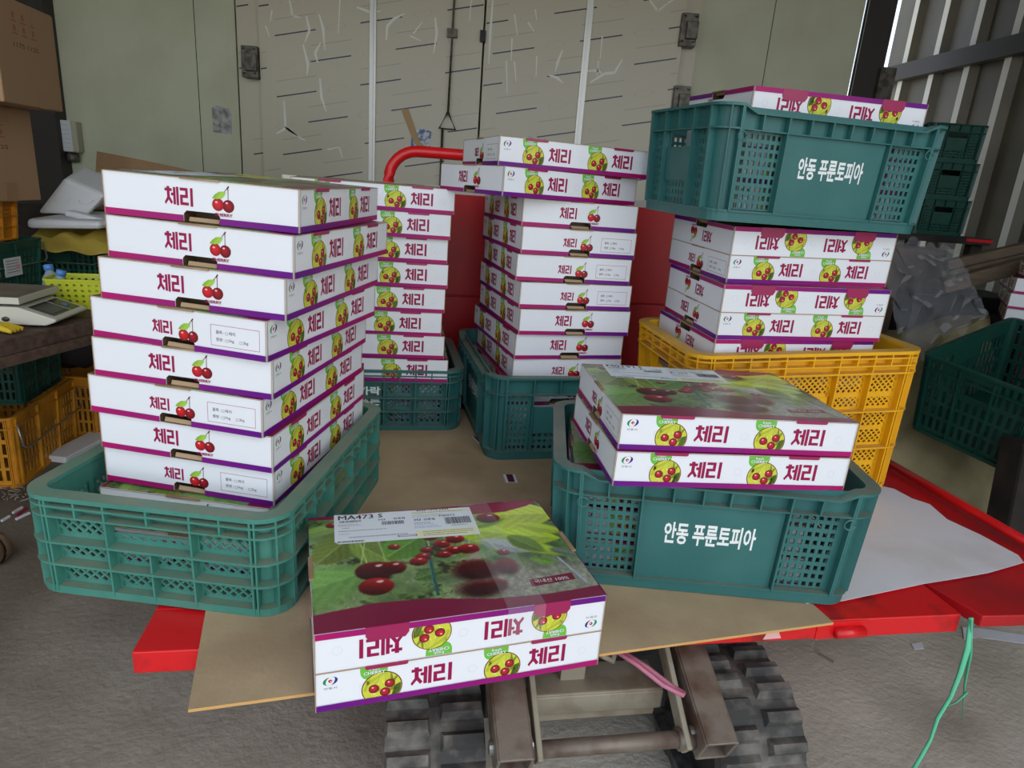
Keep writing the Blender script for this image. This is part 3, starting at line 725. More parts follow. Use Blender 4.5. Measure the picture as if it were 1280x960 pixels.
lettercrate = lettered_crate()

def slot_crate(L_, W_, h, nl, ns, rows, R=.03, text_=None):
    c = Crate(L_, W_, h, R=R, tl=.014, tw=.012, d=.010)
    c.ring('rim', h - .008, h, 0, .014); c.ring('rim', .84 * h - .002, .84 * h + .002, .001, .011)
    c.ring('base', 0, .012, .002, .013); c.plate('base', .001, .006, .012)
    c.corners(.03, .98, ribs=(10, 45, 80))
    for side in 'fbrl':
        n = nl if side in 'fb' else ns
        if side in 'rl':
            for a, b in ((0, .3), (.7, 1)): c.cell(side, a, b, .65, .98, 'slot', (max(3, n // 3), 1, .5))
            c.cell(side, .3, .7, .88, .98, 'solid'); c.cell(side, .3, .7, .60, .68, 'solid')
        else:
            c.cell(side, 0, 1, .84, .98, 'solid'); c.cell(side, 0, .33, .65, .84, 'slot', (n // 3, 1, .5)); c.cell(side, .67, 1, .65, .84, 'slot', (n // 3, 1, .5)); c.cell(side, .33, .67, .55, .84, 'solid', d=.008)
        c.cell(side, 0, 1, .08, .65, 'slot', (n, rows, .5)); c.cell(side, 0, 1, .03, .09, 'solid')
        for a in (0, .33, .67, 1): c.rib(side, a, .03, .98)
    return c.meshes()
slotcrate = slot_crate(.50, .36, .28, 18, 12, 3)
basket = Crate(.20, .14, .10, R=.015, tl=.012, tw=.012, d=.004)
basket.ring('rim', .094, .10, 0, .008); basket.plate('base', .001, .005, .005); basket.corners(.02, .95, ribs=())
for sd_ in 'fbrl': basket.cell(sd_, 0, 1, .02, .9, 'square', (8 if sd_ in 'fb' else 6, 5, .42)); basket.cell(sd_, 0, 1, .88, .95, 'solid')
basket.meshes()

def wire_handle(crate, side, sx, sy, sz):
    """a loose wire bail hanging along one side of a crate"""
    c = sx / 2 - .02
    mb = MB(); y = -sy / 2 - .010
    pts = [(-c, y + .008, sz * .92), (-c, y, sz * .60), (-c + .02, y - .004, sz * .54), (c - .02, y - .004, sz * .54), (c, y, sz * .60), (c, y + .008, sz * .92)]
    if side == 'r': pts = [(-q[1] - sy / 2 + sx / 2, q[0] * (sy / 2 - .02) / c, q[2]) for q in pts]
    mb.tube(pts, .0035, 6); return mb.build('wire_handle', M['chrome'], crate)

# ------------------------------------------------------------------ the room
FZ = -0.45; WY = 4.3; KW = WY / 3.9                        # floor height, back wall plane
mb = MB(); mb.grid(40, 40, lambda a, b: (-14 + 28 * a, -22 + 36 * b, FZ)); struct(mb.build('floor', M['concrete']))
mb = MB()
x0, x1 = -3.3, at(1083, 0, WY).x
mb.box(x0, -1.79, WY, WY + .12, FZ, 2.3); mb.box(.872, x1, WY, WY + .04, FZ, 2.3); mb.box(-1.79, .872, WY, WY + .12, 2.0, 2.3)
mb.box(-1.85, .93, WY + .10, WY + .12, FZ, 2.05)  # backing added behind the doors to stop sky light showing through the gaps
for x in (-2.03, -2.95, 1.35): mb.box(x - .002, x + .002, WY - .0015, WY, FZ, 2.3, m=1)
for k in range(30):
    x = x0 + .06 + k * .175
    if x < -1.8 or .9 < x < x1 - .02: mb.box(x, x + .006, WY - .0008, WY, FZ, 2.3)
wb = mb.build('wall_back', [M['panel'], M['darksteel']]); struct(wb)
mb = MB(); mb.box(-3.42, -3.3, -.6, WY + .12, FZ, 2.3); struct(mb.build('wall_left', M['panel']))
# ribbed sheet wall on the right
mb = MB(); A_ = Vector((2.376, 4.95, 0)); B_ = Vector((2.93, -.7, 0)); dr = (B_ - A_).normalized(); nr = Vector((dr.y, -dr.x, 0))
if nr.x > 0: nr = -nr
Ln = (B_ - A_).length; prof = []; s_ = 0
while s_ < Ln:
    prof += [(s_, 0), (s_ + .19, 0), (s_ + .22, .04), (s_ + .265, .04), (s_ + .295, 0)]; s_ += .295
vv = []
for (u, w) in prof:
    p = A_ + dr * u + nr * w; vv += [(p.x, p.y, FZ), (p.x, p.y, 2.3)]
for i in range(len(prof) - 1): mb.add([vv[2 * i], vv[2 * i + 2], vv[2 * i + 3], vv[2 * i + 1]], [(0, 1, 2, 3)], m=1 if i % 5 in (1, 2) else 0)  # rib crest and one flank get a paler colour than the flats
struct(mb.build('wall_right', [M['tin'], M['tinrib']], solid=.004))
mb = MB()
P0 = A_ + nr * .06; P1 = B_ + nr * .06
mb.bar((P0.x, P0.y, 1.47), (P1.x, P1.y, 1.47), .055, .095); struct(mb.build('trim_1', M['column']))
ca, cb = at(1088, 0, WY + .02).x, at(1123, 0, WY + .02).x
mb = MB(); mb.box(ca, cb, WY + .02, WY + .03, FZ, 2.3); mb.box(ca + .02, cb - .0, WY + .10, WY + .11, FZ, 2.3); mb.box((ca + cb) / 2 - .006, (ca + cb) / 2 + .006, WY + .03, WY + .10, FZ, 2.3)
struct(mb.build('trim_2', M['column']))
mb = MB(); mb.box(cb - .03, cb + .06, WY - .02, WY + .02, 1.22, 1.42); struct(mb.build('trim_3', M['iron']))
mb = MB(); mb.box(-3.42, 3.1, CEIL0, WY + .5, 2.3, 2.36); struct(mb.build('ceiling', M['ceiling']))

# cold-store double door with torn protective film
def film_leaf(name, x0, x1, y0, seed):
    r = random.Random(seed); z0, z1 = FZ + .02, 1.98; mb = MB()
    grey = lin((204, 197, 176)); mb.box(x0, x1, y0, WY, z0, z1, grey)
    P = lambda u, z, k: (u, y0 - .0004 * k, z)
    navy = lin((34, 46, 72)); pale = lin((176, 171, 156)); n = 0
    z = z0 - .4
    while z < z1 + .3:
        x = x0 - (.25 if n % 2 else 0) - r.random() * .12 - .1
        while x < x1:
            a, b = max(x, x0 + .005), min(x + .24, x1 - .005)
            if b - a > .03:
                for (off, c, t, lay) in ((0, navy, .0036, 2), (.085, pale, .0024, 1)):
                    za, zb = z + (a - x0) * .20 + off, z + (b - x0) * .20 + off
                    if z0 + .01 < za and zb < z1 - .01: mb.add([P(a, za - t, lay), P(b, zb - t, lay), P(b, zb + t, lay), P(a, za + t, lay)], [(0, 1, 2, 3)], c)
            cx = x + .36; cz = z + (cx - x0) * .20
            if x0 + .08 < cx < x1 - .08 and z0 + .05 < cz < z1 - .05:
                q = 18
                for k in range(q):
                    t0, t1 = 2 * math.pi * k / q, 2 * math.pi * (k + 1) / q
                    E = lambda t, s: P(cx + .055 * s * math.cos(t), cz + .018 * s * math.sin(t) + .055 * s * math.cos(t) * .2, 1)
                    mb.add([E(t0, 1), E(t1, 1), E(t1, .93), E(t0, .93)], [(0, 1, 2, 3)], lin((184, 178, 160)))
            x += .50
        z += .165; n += 1
    return mb, P
TEARS_L = [[(362, 0), (366, 20), (376, 22)], [(383, 20), (387, 38), (381, 53)], [(399, 18), (404, 36), (406, 63)], [(425, 0), (423, 42)], [(446, 9), (462, 15), (476, 14)], [(483, 50), (484, 33), (492, 24), (506, 17)],
           [(397, 78), (394, 66), (401, 53)], [(355, 126), (357, 158), (368, 168), (382, 176)], [(346, 167), (358, 160), (372, 170)], [(409, 187), (424, 184)], [(424, 184), (428, 197)], [(340, 13), (338, 27)], [(332, 32), (337, 46)], [(513, 45), (526, 51)], [(517, 42), (528, 27)], [(544, 22), (546, 42), (542, 67)], [(379, 56), (385, 80), (384, 94)], [(400, 98), (402, 122), (408, 140)]]
TEARS_R = [[(590, 0), (590, 3)], [(616, 0), (613, 40), (611, 80)], [(643, 18), (647, 45)], [(660, 28), (668, 40)], [(640, 48), (639, 76)], [(633, 76), (634, 117)], [(643, 77), (645, 102)], [(671, 70), (670, 96)], [(703, 63), (697, 78), (694, 90)], [(686, 94), (696, 97), (704, 104)], [(732, 89), (748, 88), (752, 92)], [(738, 103), (756, 92), (768, 91), (778, 74)], [(669, 12), (671, 25)], [(753, 45), (750, 74)], [(748, 76), (746, 96)], [(812, 0), (822, 14), (836, 3)], [(836, 3), (842, 0)], [(589, 0), (587, 27)]]
def tears(mb, P, lst, y0):
    for k, ln in enumerate(lst):
        pts = [at(a, b, y0) for a, b in ln]
        for i in range(len(pts) - 1):
            a, b = pts[i], pts[i + 1]; d = Vector((b.x - a.x, b.z - a.z))
            if d.length < 1e-4: continue
            d.normalize(); w0 = .008 if i else .004; w1 = .008 if i < len(pts) - 2 else .002
            nx, nz = -d.y, d.x
            mb.add([P(a.x - nx * w0, a.z - nz * w0, 4), P(b.x - nx * w1, b.z - nz * w1, 4), P(b.x + nx * w1, b.z + nz * w1, 4), P(a.x + nx * w0, a.z + nz * w0, 4)], [(0, 1, 2, 3)], lin((236, 236, 226)))
DY = WY - .07
door = bpy.data.objects.new('door_1', None); COL.objects.link(door); struct(door)
xl, xm, xr = at(322, 0, DY).x, at(603, 80, DY).x, at(860, 0, DY).x
mb, P = film_leaf('door_leaf', xl, xm - .006, DY, 3); tears(mb, P, TEARS_L, DY); mb.build('door_leaf', M['film'], door, color=True)
mb, P = film_leaf('door_leaf', xm + .006, xr, DY, 8); tears(mb, P, TEARS_R, DY); mb.build('door_leaf', M['film'], door, color=True)
mb, P = film_leaf('door_frame', at(296, 0, WY).x, xl - .004, WY - .02, 5); mb.build('door_frame', M['film'], door, color=True)
mb, P = film_leaf('door_frame', xr + .004, .93, WY - .02, 6); mb.build('door_frame', M['film'], door, color=True)
for px in ((466, 110), (730, 90)):
    x = at(*px, DY).x; mb = MB(); mb.box(x - .019, x + .019, DY - .012, DY, FZ + .02, 1.98); mb.box(x - .004, x + .004, DY - .018, DY - .012, FZ + .02, 1.98); mb.build('door_edge_strip', M['aluminium'], door)
for px in ((312, 77), (862, 37), (852, 127)):
    p = at(*px, DY - .03); mb = MB(); sg = 1 if px[0] < 600 else -1
    mb.box(p.x - .05, p.x + .045, DY - .03, DY + .05, p.z - .085, p.z + .085); mb.box(p.x - .02, p.x + .045, DY - .055, DY - .03, p.z - .05, p.z + .04)
    for zz in (-.065, .065):
        for xx in (-.035, .03): mb.lathe([(.009, 0), (.009, .006)], 8, (p.x + xx, DY - .035, p.z + zz))
    mb.build('hinge', M['iron'], door, bevel=.004)
a, b = at(567, 0, DY - .03), at(560, 140, DY - .03)
mb = MB(); mb.tube([(a.x + .01, DY - .03, 1.95), (b.x, DY - .03, b.z)], .006, 8)
t1, t2 = at(549, 160, DY - .03), at(569, 162, DY - .03)
mb.tube([(b.x, DY - .03, b.z), (t1.x, DY - .03, t1.z), (t2.x, DY - .03, t2.z), (b.x, DY - .03, b.z)], .007, 8)
mb.tube([(b.x - .03, DY - .025, t1.z), (b.x - .03, DY - .025, FZ + .1)], .007, 8)
p = at(565, 41, DY - .03); mb.box(p.x - .028, p.x + .028, DY - .04, DY, p.z - .022, p.z + .022)
mb.build('latch_rod', M['iron'], door)
for px, sz, m_ in (((603, 46), .03, 'darksteel'),):
    p = at(*px, DY); mb = MB(); mb.box(p.x - .012, p.x + .02, DY - .03, DY, p.z - sz, p.z + sz); mb.build('latch_plate', M[m_], door)
# things fixed to the wall and door
p = at(277, 151, WY); mb = MB()
q = [(-.055, .07), (-.03, .085), (.05, .072), (.062, .05), (.06, -.075), (-.055, -.068)]
mb.prism([(p.x + a, WY - .003, p.z + b) for a, b in q], (0, .002, 0)); tag(mb.build('wall_sticker', mat('faded sticker', (190, 190, 186), .7, rgb2=(120, 116, 120), scale=24)), 'faded torn grey sticker on the cream wall left of the doors', 'sticker')
p = at(527, 177, DY); r = thing('door_sticker', 'blue and white sticker with brown tape on the filmed door', 'sticker', (p.x, DY, p.z))
mb = MB(); mb.prism([(a, -.004, b) for a, b in ((-.065, -.06), (.05, -.06), (.058, .06), (.0, .075), (-.06, .055))], (0, .002, 0)); mb.build('sheet', mat('blue sticker', (70, 110, 170), .5, rgb2=(214, 214, 210), scale=26, lo=.45, hi=.55), r)
mb = MB(); mb.prism([(a, -.007, b) for a, b in ((.03, -.03), (-.01, .0), (-.085, .18), (-.125, .165), (-.06, .02), (-.02, -.045))], (0, .002, 0)); mb.build('brown_tape', mat('brown tape', (170, 130, 60), .35), r)
p = at(87, 170, WY); r = thing('control_box', 'small wall control box with a printed white label', 'control box', (p.x, WY, p.z))
mb = MB(); mb.box(-.03, .085, -.06, 0, -.095, .085); mb.build('housing', mat('grey beige plastic', (176, 172, 150), .5), r, bevel=.008)
mb = MB(); mb.box(-.04, .055, -.064, -.06, -.09, .088, lin((214, 218, 222)))
for k in range(6): mb.box(-.03, .045, -.0648, -.064, .06 - k * .026, .0612 - k * .026, lin((120, 124, 130)))
mb.build('label_plate', M['paper_print'], r, color=True)
mb = MB(); mb.lathe([(.03, -.15), (.034, -.14), (.034, -.11), (.02, -.095)], 14, (.03, -.035, 0)); mb.build('sensor', M['iron'], r)
mb = MB(); mb.box(-3.29, -2.86, WY - .10, WY - .002, FZ, 2.3); struct(mb.build('trim_4', M['column']))

# hedge seen through the gaps beside the column
hb = MB()
r_ = random.Random(3)
for k in range(900):
    c = Vector((r_.uniform(1.0, 6.0), r_.uniform(11, 12.5), FZ + r_.random() ** .8 * 2.2)); a = Vector((r_.uniform(-1, 1), r_.uniform(-1, 1), r_.uniform(-1, 1))).normalized() * .14; b = a.cross(Vector((r_.uniform(-1, 1), r_.uniform(-1, 1), 1))).normalized() * .07
    hb.add([c - a, c - b, c + a, c + b], [(0, 1, 2, 3)])
tag(hb.build('hedge_foliage', M['leafgreen']), 'sunlit green foliage outside, seen through the gap by the column', 'foliage', kind='stuff')
# ------------------------------------------------------------------ the red crawler cart
DYAW = math.radians(10.5)
cart = thing('crawler_cart', 'red flatbed crawler cart on rubber tracks carrying the crates', 'cart', (-.47, .711, 0), (0, 0, DYAW))
DLen, DDep, DT = 1.255, 1.33, -.0045
mb = MB()
mb.box(0, DLen, 0, .09, DT - .034, DT); mb.box(0, DLen, DDep - .06, DDep, DT - .034, DT)
mb.box(0, .085, .09, DDep - .06, DT - .034, DT); mb.box(DLen - .10, DLen, .09, DDep - .06, DT - .034, DT)
mb.box(.085, DLen - .10, .09, DDep - .06, DT - .012, DT - .001)
for k in range(4): x = .2 + k * .27; mb.box(x, x + .04, .09, DDep - .06, DT - .05, DT - .012)
mb.build('deck_frame', M['redworn'], cart, bevel=.002)
mb = MB(); mb.tube([(1.025, -.006, -.024), (1.075, -.006, -.024)], .009, 10); mb.box(.995, 1.08, -.0015, 0, -.038, -.006); mb.build('latch_lug', M['red'], cart)
# a bare patch where the paint has come off the front bar
mb = MB(); q = [(.905, -.034), (.910, -.022), (.906, -.012), (.918, -.0085), (.931, -.012), (.930, -.022), (.936, -.033)]
mb.prism([(x, -.0008, z) for x, z in q], (0, .0007, 0)); mb.build('bare_patch', mat('scuffed primer', (226, 180, 176), .7), cart)
# headboard with the tube handle
mb = MB(); mb.box(-.02, 1.25, 1.275, 1.33, DT, .262); mb.box(-.02, 1.25, 1.275, 1.33, .266, .572); mb.box(-.02, 1.25, 1.285, 1.33, .25, .28)
mb.build('headboard', mat('red headboard paint', (196, 18, 28), .42, rgb2=(150, 20, 30), scale=5, lo=.5, hi=.8), cart, bevel=.003)
mb = MB(); mb.box(.0, 1.24, 1.28, 1.325, .572, .592); mb.build('headboard_cap', mat('white cap strip', (206, 204, 196), .5), cart)
ctr = Vector((.29, 1.30, 0)); pts = []
hx0, hx1 = .30, 1.02
pts = [(hx0, 1.30, .45), (hx0, 1.30, .60)]
for k in range(1, 9): a = math.pi / 2 * k / 8; pts.append((hx0 + .085 * (1 - math.cos(a)), 1.30, .60 + .085 * math.sin(a)))
for k in range(9): a = math.pi / 2 * k / 8; pts.append((hx1 - .085 + .085 * math.sin(a), 1.30, .60 + .085 * math.cos(a)))
pts += [(hx1, 1.30, .45)]
mb = MB(); mb.tube(pts, .0165, 14); mb.build('push_handle', M['red'], cart)
# folded-out side with its rail
inv = Matrix.Rotation(-DYAW, 4, 'Z') @ Matrix.Translation((.47, -.711, 0))
def D(px, py, z): return inv @ on(px, py, z)
a, b, c, d = D(1229, 770, DT), D(1160, 730, DT), D(1115, 585, DT), D(1284, 681, DT)
e = a + (a - b).normalized() * 0 + Vector((.26, .0, 0))
dr_ = (c - d).normalized(); d2 = d - dr_ * .16; c2 = c + dr_ * .12; b2 = b + (b - a).normalized() * .62
mb = MB(); mb.prism([a, Vector((d2.x, a.y - .01, DT)), d2, c2, b2], (0, 0, -.022)); mb.build('side_flap', mat('red flap paint', (196, 22, 30), .4, rgb2=(160, 26, 32), scale=6), cart, bevel=.002)
r0, r1 = D(1117, 582, .012), D(1284, 678, .012); rd = (r1 - r0).normalized()
mb = MB(); mb.tube([r0 - rd * .15, r1 + rd * .18], .0095, 12); mb.build('side_rail', M['red'], cart)
# undercarriage
def track_profile(r, l_, n=14):
    pts = []
    for k in range(n + 1): a = math.pi / 2 + math.pi * k / n; pts.append((r * math.cos(a), r * math.sin(a)))
    for k in range(n + 1): a = -math.pi / 2 + math.pi * k / n; pts.append((l_ + r * math.cos(a), r * math.sin(a)))
    return pts
for uu in (.405, .945):
    r, l_ = .118, .85; y0, zc = .095, FZ + .145
    mb = MB(); o_ = track_profile(r, l_); i_ = track_profile(r - .02, l_); n = len(o_); w = .077
    v = [(uu - w, y0 + y, zc + z) for y, z in o_] + [(uu + w, y0 + y, zc + z) for y, z in o_] + [(uu - w, y0 + y, zc + z) for y, z in i_] + [(uu + w, y0 + y, zc + z) for y, z in i_]
    f = []
    for k in range(n):
        j = (k + 1) % n; f += [(k, j, n + j, n + k), (2 * n + k, 3 * n + k, 3 * n + j, 2 * n + j), (k, 2 * n + k, 2 * n + j, j), (n + k, n + j, 3 * n + j, 3 * n + k)]
    mb.add(v, f)
    per = 2 * math.pi * r + 2 * l_; N = 56
    def at_s(s):
        s %= per
        if s < math.pi * r: a = math.pi / 2 + s / r; return (r * math.cos(a), r * math.sin(a), math.cos(a), math.sin(a))
        s -= math.pi * r
        if s < l_: return (s, -r, 0, -1)
        s -= l_
        if s < math.pi * r: a = -math.pi / 2 + s / r; return (l_ + r * math.cos(a), r * math.sin(a), math.cos(a), math.sin(a))
        s -= math.pi * r; return (l_ - s, r, 0, 1)
    for k in range(N):
        for (xa, xb, sh) in ((-w, -.008, 0), (.008, w, .5)):
            s0 = (k + sh) * per / N; ln = per / N * .62
            A1 = at_s(s0); A2 = at_s(s0 + ln); hgt = .013; sk = .012 if xa < 0 else -.012
            m0, m1 = at_s(s0 + .007), at_s(s0 + ln - .007)
            P_ = lambda q, x, h_: (uu + x, y0 + q[0] + q[2] * h_, zc + q[1] + q[3] * h_)
            mb.hexa([P_(A1, xa, 0), P_(A1, xb, 0), P_(A2, xb, 0), P_(A2, xa, 0), P_(m0, xa + .004, hgt), P_(m0, xb - .004, hgt), P_(m1, xb - .004, hgt), P_(m1, xa + .004, hgt)])
    tr = mb.build('rubber_track', M['rubber'], cart)
    for (yy, rr) in ((0, .092), (l_, .092), (.25, .05), (.5, .05)):
        mb = MB(); zz = 0 if rr > .08 else -.045
        n = 20; vv = []
        for xx in (-.05, .05): vv += [(uu + xx, y0 + yy + rr * math.cos(2 * math.pi * k / n), zc + zz + rr * math.sin(2 * math.pi * k / n)) for k in range(n)]
        mb.add(vv, [tuple(range(n)), tuple(range(n, 2 * n))] + [(k, (k + 1) % n, n + (k + 1) % n, n + k) for k in range(n)])
        mb.build('track_wheel', M['darksteel'], tr)
mb = MB(); mb.box(.50, .85, .16, 1.0, FZ + .14, FZ + .30); mb.box(.55, .80, .10, .9, -.14, -.05); mb.box(.42, .93, .30, .36, -.36, -.30); mb.box(.42, .93, .72, .78, -.36, -.30); mb.build('chassis', M['darksteel'], cart, bevel=.004)
for uu in (.508, .815):
    mb = MB(); p0, p1 = Vector((uu, .17, -.058)), Vector((uu, -.076, -.168)); dv = (p1 - p0).normalized(); upv = Vector((1, 0, 0)).cross(dv).normalized()
    if upv.z < 0: upv = -upv
    wv = .024; hv = .026
    for (o1, ww, hh) in ((upv * hv, .048, .005), (Vector((-wv, 0, 0)), .005, .052), (Vector((wv, 0, 0)), .005, .052)):
        mb.bar(p0 + o1, p1 + o1, ww, hh, upv)
    mb.bar(p0 - upv * hv, p1 - upv * hv, .048, .005, upv)
    ar = mb.build('lift_arm', M['steel'], cart, bevel=.0015)
    for sx in (-1, 1):
        mb = MB(); n = 12; x = uu + sx * .028
        mb.add([(x + dx, -.045 + .010 * math.cos(2 * math.pi * k / n), -.160 + .010 * math.sin(2 * math.pi * k / n)) for dx in (-.004, .004) for k in range(n)], [tuple(range(n)), tuple(range(n, 2 * n))] + [(k, (k + 1) % n, n + (k + 1) % n, n + k) for k in range(n)])
        mb.build('pivot_bolt', M['chrome'], ar)
for uu in (.548, .775):
    mb = MB(); mb.bar((uu, .12, -.052), (uu, -.062, -.178), .009, .030, (0, 0, 1)); mb.build('flat_link', M['palesteel'], cart, bevel=.002)
mb = MB(); mb.tube([(.515, -.046, -.170), (.812, -.046, -.170)], .0125, 14); mb.tube([(.765, -.046, -.170), (.79, -.046, -.170)], .017, 14); mb.build('cross_shaft', M['steel'], cart)
mb = MB(); mb.box(.556, .77, .03, .10, -.150, -.144); mb.box(.556, .77, .028, .034, -.182, -.146); mb.box(.556, .77, .05, .10, -.215, -.19); mb.build('front_beam', M['palesteel'], cart, bevel=.003)
mb = MB(); q = [(.664, .02, -.05), (.70, -.008, -.062), (.735, -.03, -.082), (.765, -.04, -.094), (.772, -.032, -.099), (.755, -.02, -.094), (.72, .0, -.074), (.68, .03, -.06)]
mb.tube(q, .0036, 8); mb.build('pink_hose', M['pink'], cart)
mb = MB(); mb.tube([(.655, .05, -.05), (.66, .03, -.075), (.675, .03, -.085), (.685, .045, -.07), (.68, .06, -.05)], .006, 8); mb.box(.605, .645, .06, .085, -.16, -.05); mb.build('lock_hook', M['palesteel'], cart)

# board and sheet lying on the deck
q = [on(235, 887, 0), on(1042, 778, 0)]
ex = (q[1] - q[0]).normalized(); ey = Vector((-ex.y, ex.x, 0))
bl = q[0] + Vector((-.36, 1.02, 0)); br = q[1] + ey * .98
mb = MB(); mb.prism([(p.x, p.y, -.0043) for p in (q[0], q[1], br, bl)], (0, 0, .0043), m=1)
mb.add([(p.x, p.y, .00002) for p in (q[0], q[1], br, bl)], [(0, 1, 2, 3)])
o = mb.build('fibreboard_sheet', [M['mdf'], M['mdfedge']]); tag(o, 'tan fibreboard laid over the red cart deck', 'board')
pp = [(1000, 742), (1008, 754), (1053, 751), (1100, 741), (1152, 730), (1195, 723), (1235, 716), (1280, 703), (1273, 694), (1225, 668), (1184, 649), (1162, 630), (1140, 623), (1118, 611), (1095, 606)]
pts = [on(x, y, .0012) for x, y in pp] + [Vector((.62, 1.40, .0012)), Vector((.55, 1.1, .0012))]
mb = MB(); mb.prism([(p.x, p.y, .0004) for p in pts], (0, 0, .0008))
tag(mb.build('white_sheet', M['white_sheet']), 'creased white plastic sheet on the cart to the right of the lettered crate', 'sheet')
# scraps on the board
for (px, py, a_, ln, wd, lb) in ((638, 598, 1.75, .040, .026, 'maroon and white card scrap on the board beside the front lettered crate'), (597, 550, 2.0, .050, .010, 'thin maroon card scrap on the board beside the rear lettered crate')):
    p = on(px, py, .001); mb = MB(); ca, sa = math.cos(a_), math.sin(a_)
    R2 = lambda x, y: (p.x + x * ca - y * sa, p.y + x * sa + y * ca, .0004)
    mb.prism([R2(-ln / 2, -wd / 2), R2(ln / 2, -wd / 2), R2(ln / 2, wd / 2), R2(-ln / 2, wd / 2)], (0, 0, .001), lin((228, 228, 230)))
    mb.prism([R2(-ln / 2 + .001, -wd * .28), R2(ln / 2 - .001, -wd * .28), R2(ln / 2 - .001, wd * .28), R2(-ln / 2 + .001, wd * .28)], (0, 0, .0014), lin((84, 14, 60)))
    tag(mb.build('card_scrap', M['paper_print'], color=True), lb, 'scrap', 'card scraps on the board')

# ------------------------------------------------------------------ crates on the cart
R_ = math.radians
Y_ = lambda y, a=0, b=0: (R_(a), R_(b), R_(y))
c1 = lowcrate.place('plastic_crate', 'low teal lattice crate holding the tall left stack of cartons', (-.470, 1.053, .0006), Y_(90 - 4.1), [M['teal'], M['ochre_ink']], None, (1.02, 1.03, 1.0))
c2 = lowcrate.place('plastic_crate', 'low teal lattice crate at the back under the partly hidden carton stack', (-.400, 1.714, .0006), Y_(11.8), [M['deepteal'], M['white_ink']])
GL = 'teal crates lettered in white'
c3 = lettercrate.place('plastic_crate', 'teal crate with white lettering at the front, two cartons on top', (.337, 1.096, .0018), Y_(-2.1, .2, -.3), [M['deepteal'], M['white_ink']], GL, (1.025, 1.02, 1.0))
c4 = lettercrate.place('plastic_crate', 'teal crate with square holes standing behind, holding the middle carton stack', (.052, 1.671, .0006), Y_(104), [M['deepteal'], M['white_ink']], GL)
c5 = lettercrate.place('plastic_crate', 'teal crate with white lettering raised on top of the right carton stack', (.528, 1.468, .5800), Y_(14.0, 1.2, .2), [M['deepteal'], M['white_ink']], GL)
c6 = tallcrate.place('plastic_crate', 'tall yellow lattice crate holding the right carton stack', (.588, 1.474, .0145), Y_(10.5, .6, -3.0), [M['yellow']])

# ------------------------------------------------------------------ cartons
ORD = ['topmost', 'second from the top', 'third from the top', 'fourth from the top', 'fifth from the top', 'sixth from the top', 'seventh from the top', 'eighth from the top', 'ninth from the top', 'tenth from the top', 'eleventh from the top', 'twelfth from the top']
def stack(desc, group, hsf, ta, tb, rows, buried):
    """rows bottom to top: (x, y, z, yaw, turned, kind, inverted, hi)"""
    T = Euler((R_(ta), R_(tb), 0)).to_matrix()
    n = len(rows) + len(buried)
    for i, (x, y, z, yaw, turn, kind, inv_, hi) in enumerate(buried + rows):
        Rz = Matrix.Rotation(R_(yaw + (90 if turn else 0)), 3, 'Z')
        base = Vector((x, y, z)); lab = 'white cherry carton, %s of %s' % (ORD[n - 1 - i], desc)
        Tt = Matrix.Identity(3) if i < len(buried) else T
        if inv_: carton(lab, group, base + Tt @ Vector((0, 0, H * hsf)), Tt @ Rz @ Matrix.Rotation(math.pi, 3, 'Y'), kind, True, hi, hsf)
        else: carton(lab, group, base, Tt @ Rz, kind, False, hi, hsf)

K_ = 'BABABAAA'
lf = [(-.456, 1.086, .131, -7.0), (-.453, 1.079, .189, -7.1), (-.459, 1.075, .246, -8.3), (-.449, 1.076, .304, -6.9), (-.439, 1.073, .361, -10.4), (-.427, 1.076, .419, -6.9), (-.414, 1.083, .476, -7.6), (-.426, 1.096, .535, -3.6)]
stack('the tall stack in the left teal crate', 'cartons of the left stack', 1.027, .33, 1.34, [q + (True, K_[i], False, i == 7) for i, q in enumerate(lf)],
      [(-.466, 1.07, .0095, -4.5, True, 'A', False, False), (-.463, 1.075, .070, -6.0, True, 'A', False, True)])
bk = [(-.369, 1.673, .130, 11.0), (-.381, 1.675, .189, 11.3), (-.389, 1.675, .246, 11.0), (-.384, 1.679, .304, 11.1), (-.380, 1.688, .362, 11.0), (-.385, 1.697, .420, 11.4), (-.379, 1.687, .478, 11.2), (-.374, 1.699, .536, 11.4)]
stack('the half-hidden stack in the back low crate', 'cartons of the back stack', 1.03, .04, .43, [q + (False, 'A', False, i == 7) for i, q in enumerate(bk)],
      [(-.395, 1.71, .010, 11.5, False, 'A', False, False), (-.39, 1.70, .0695, 11.0, False, 'A', False, False)])
K_ = 'BAABBBA'
md = [(.076, 1.691, .169, 16.8), (.070, 1.688, .228, 18.9), (.080, 1.679, .288, 17.7), (.077, 1.683, .348, 17.6), (.076, 1.689, .408, 14.6), (.075, 1.687, .468, 16.8), (.074, 1.699, .527, 16.3)]
stack('the middle stack by the red handle', 'cartons of the middle stack', 1.05, -.37, .38, [q + (True, K_[i], False, False) for i, q in enumerate(md)] + [(.025, 1.618, .588, 34.6, False, 'A', False, False), (.059, 1.650, .648, 21.0, False, 'B', False, True)],
      [(.058, 1.675, .008, 15, True, 'A', False, False), (.060, 1.68, .062, 15, True, 'A', False, False), (.066, 1.683, .1155, 16, True, 'A', False, False)])
hh = H * .982
T = Euler((R_(1.67), R_(-.6), 0)).to_matrix(); up = lambda k: T @ Vector((0, 0, hh * k))
rt = []
for i, (x, y, z, yaw, ka, kb) in enumerate(((.553, 1.480, .2425, 12.5, 'A', 'A'), (.559, 1.475, .353, 10.7, 'A', 'A'), (.560, 1.500, .464, 12.7, 'B', 'A'))):
    rt.append((x, y, z, yaw, False, ka, False, False)); p = Vector((x, y, z)) + up(1); rt.append((p.x, p.y, p.z, yaw, False, kb, True, False))
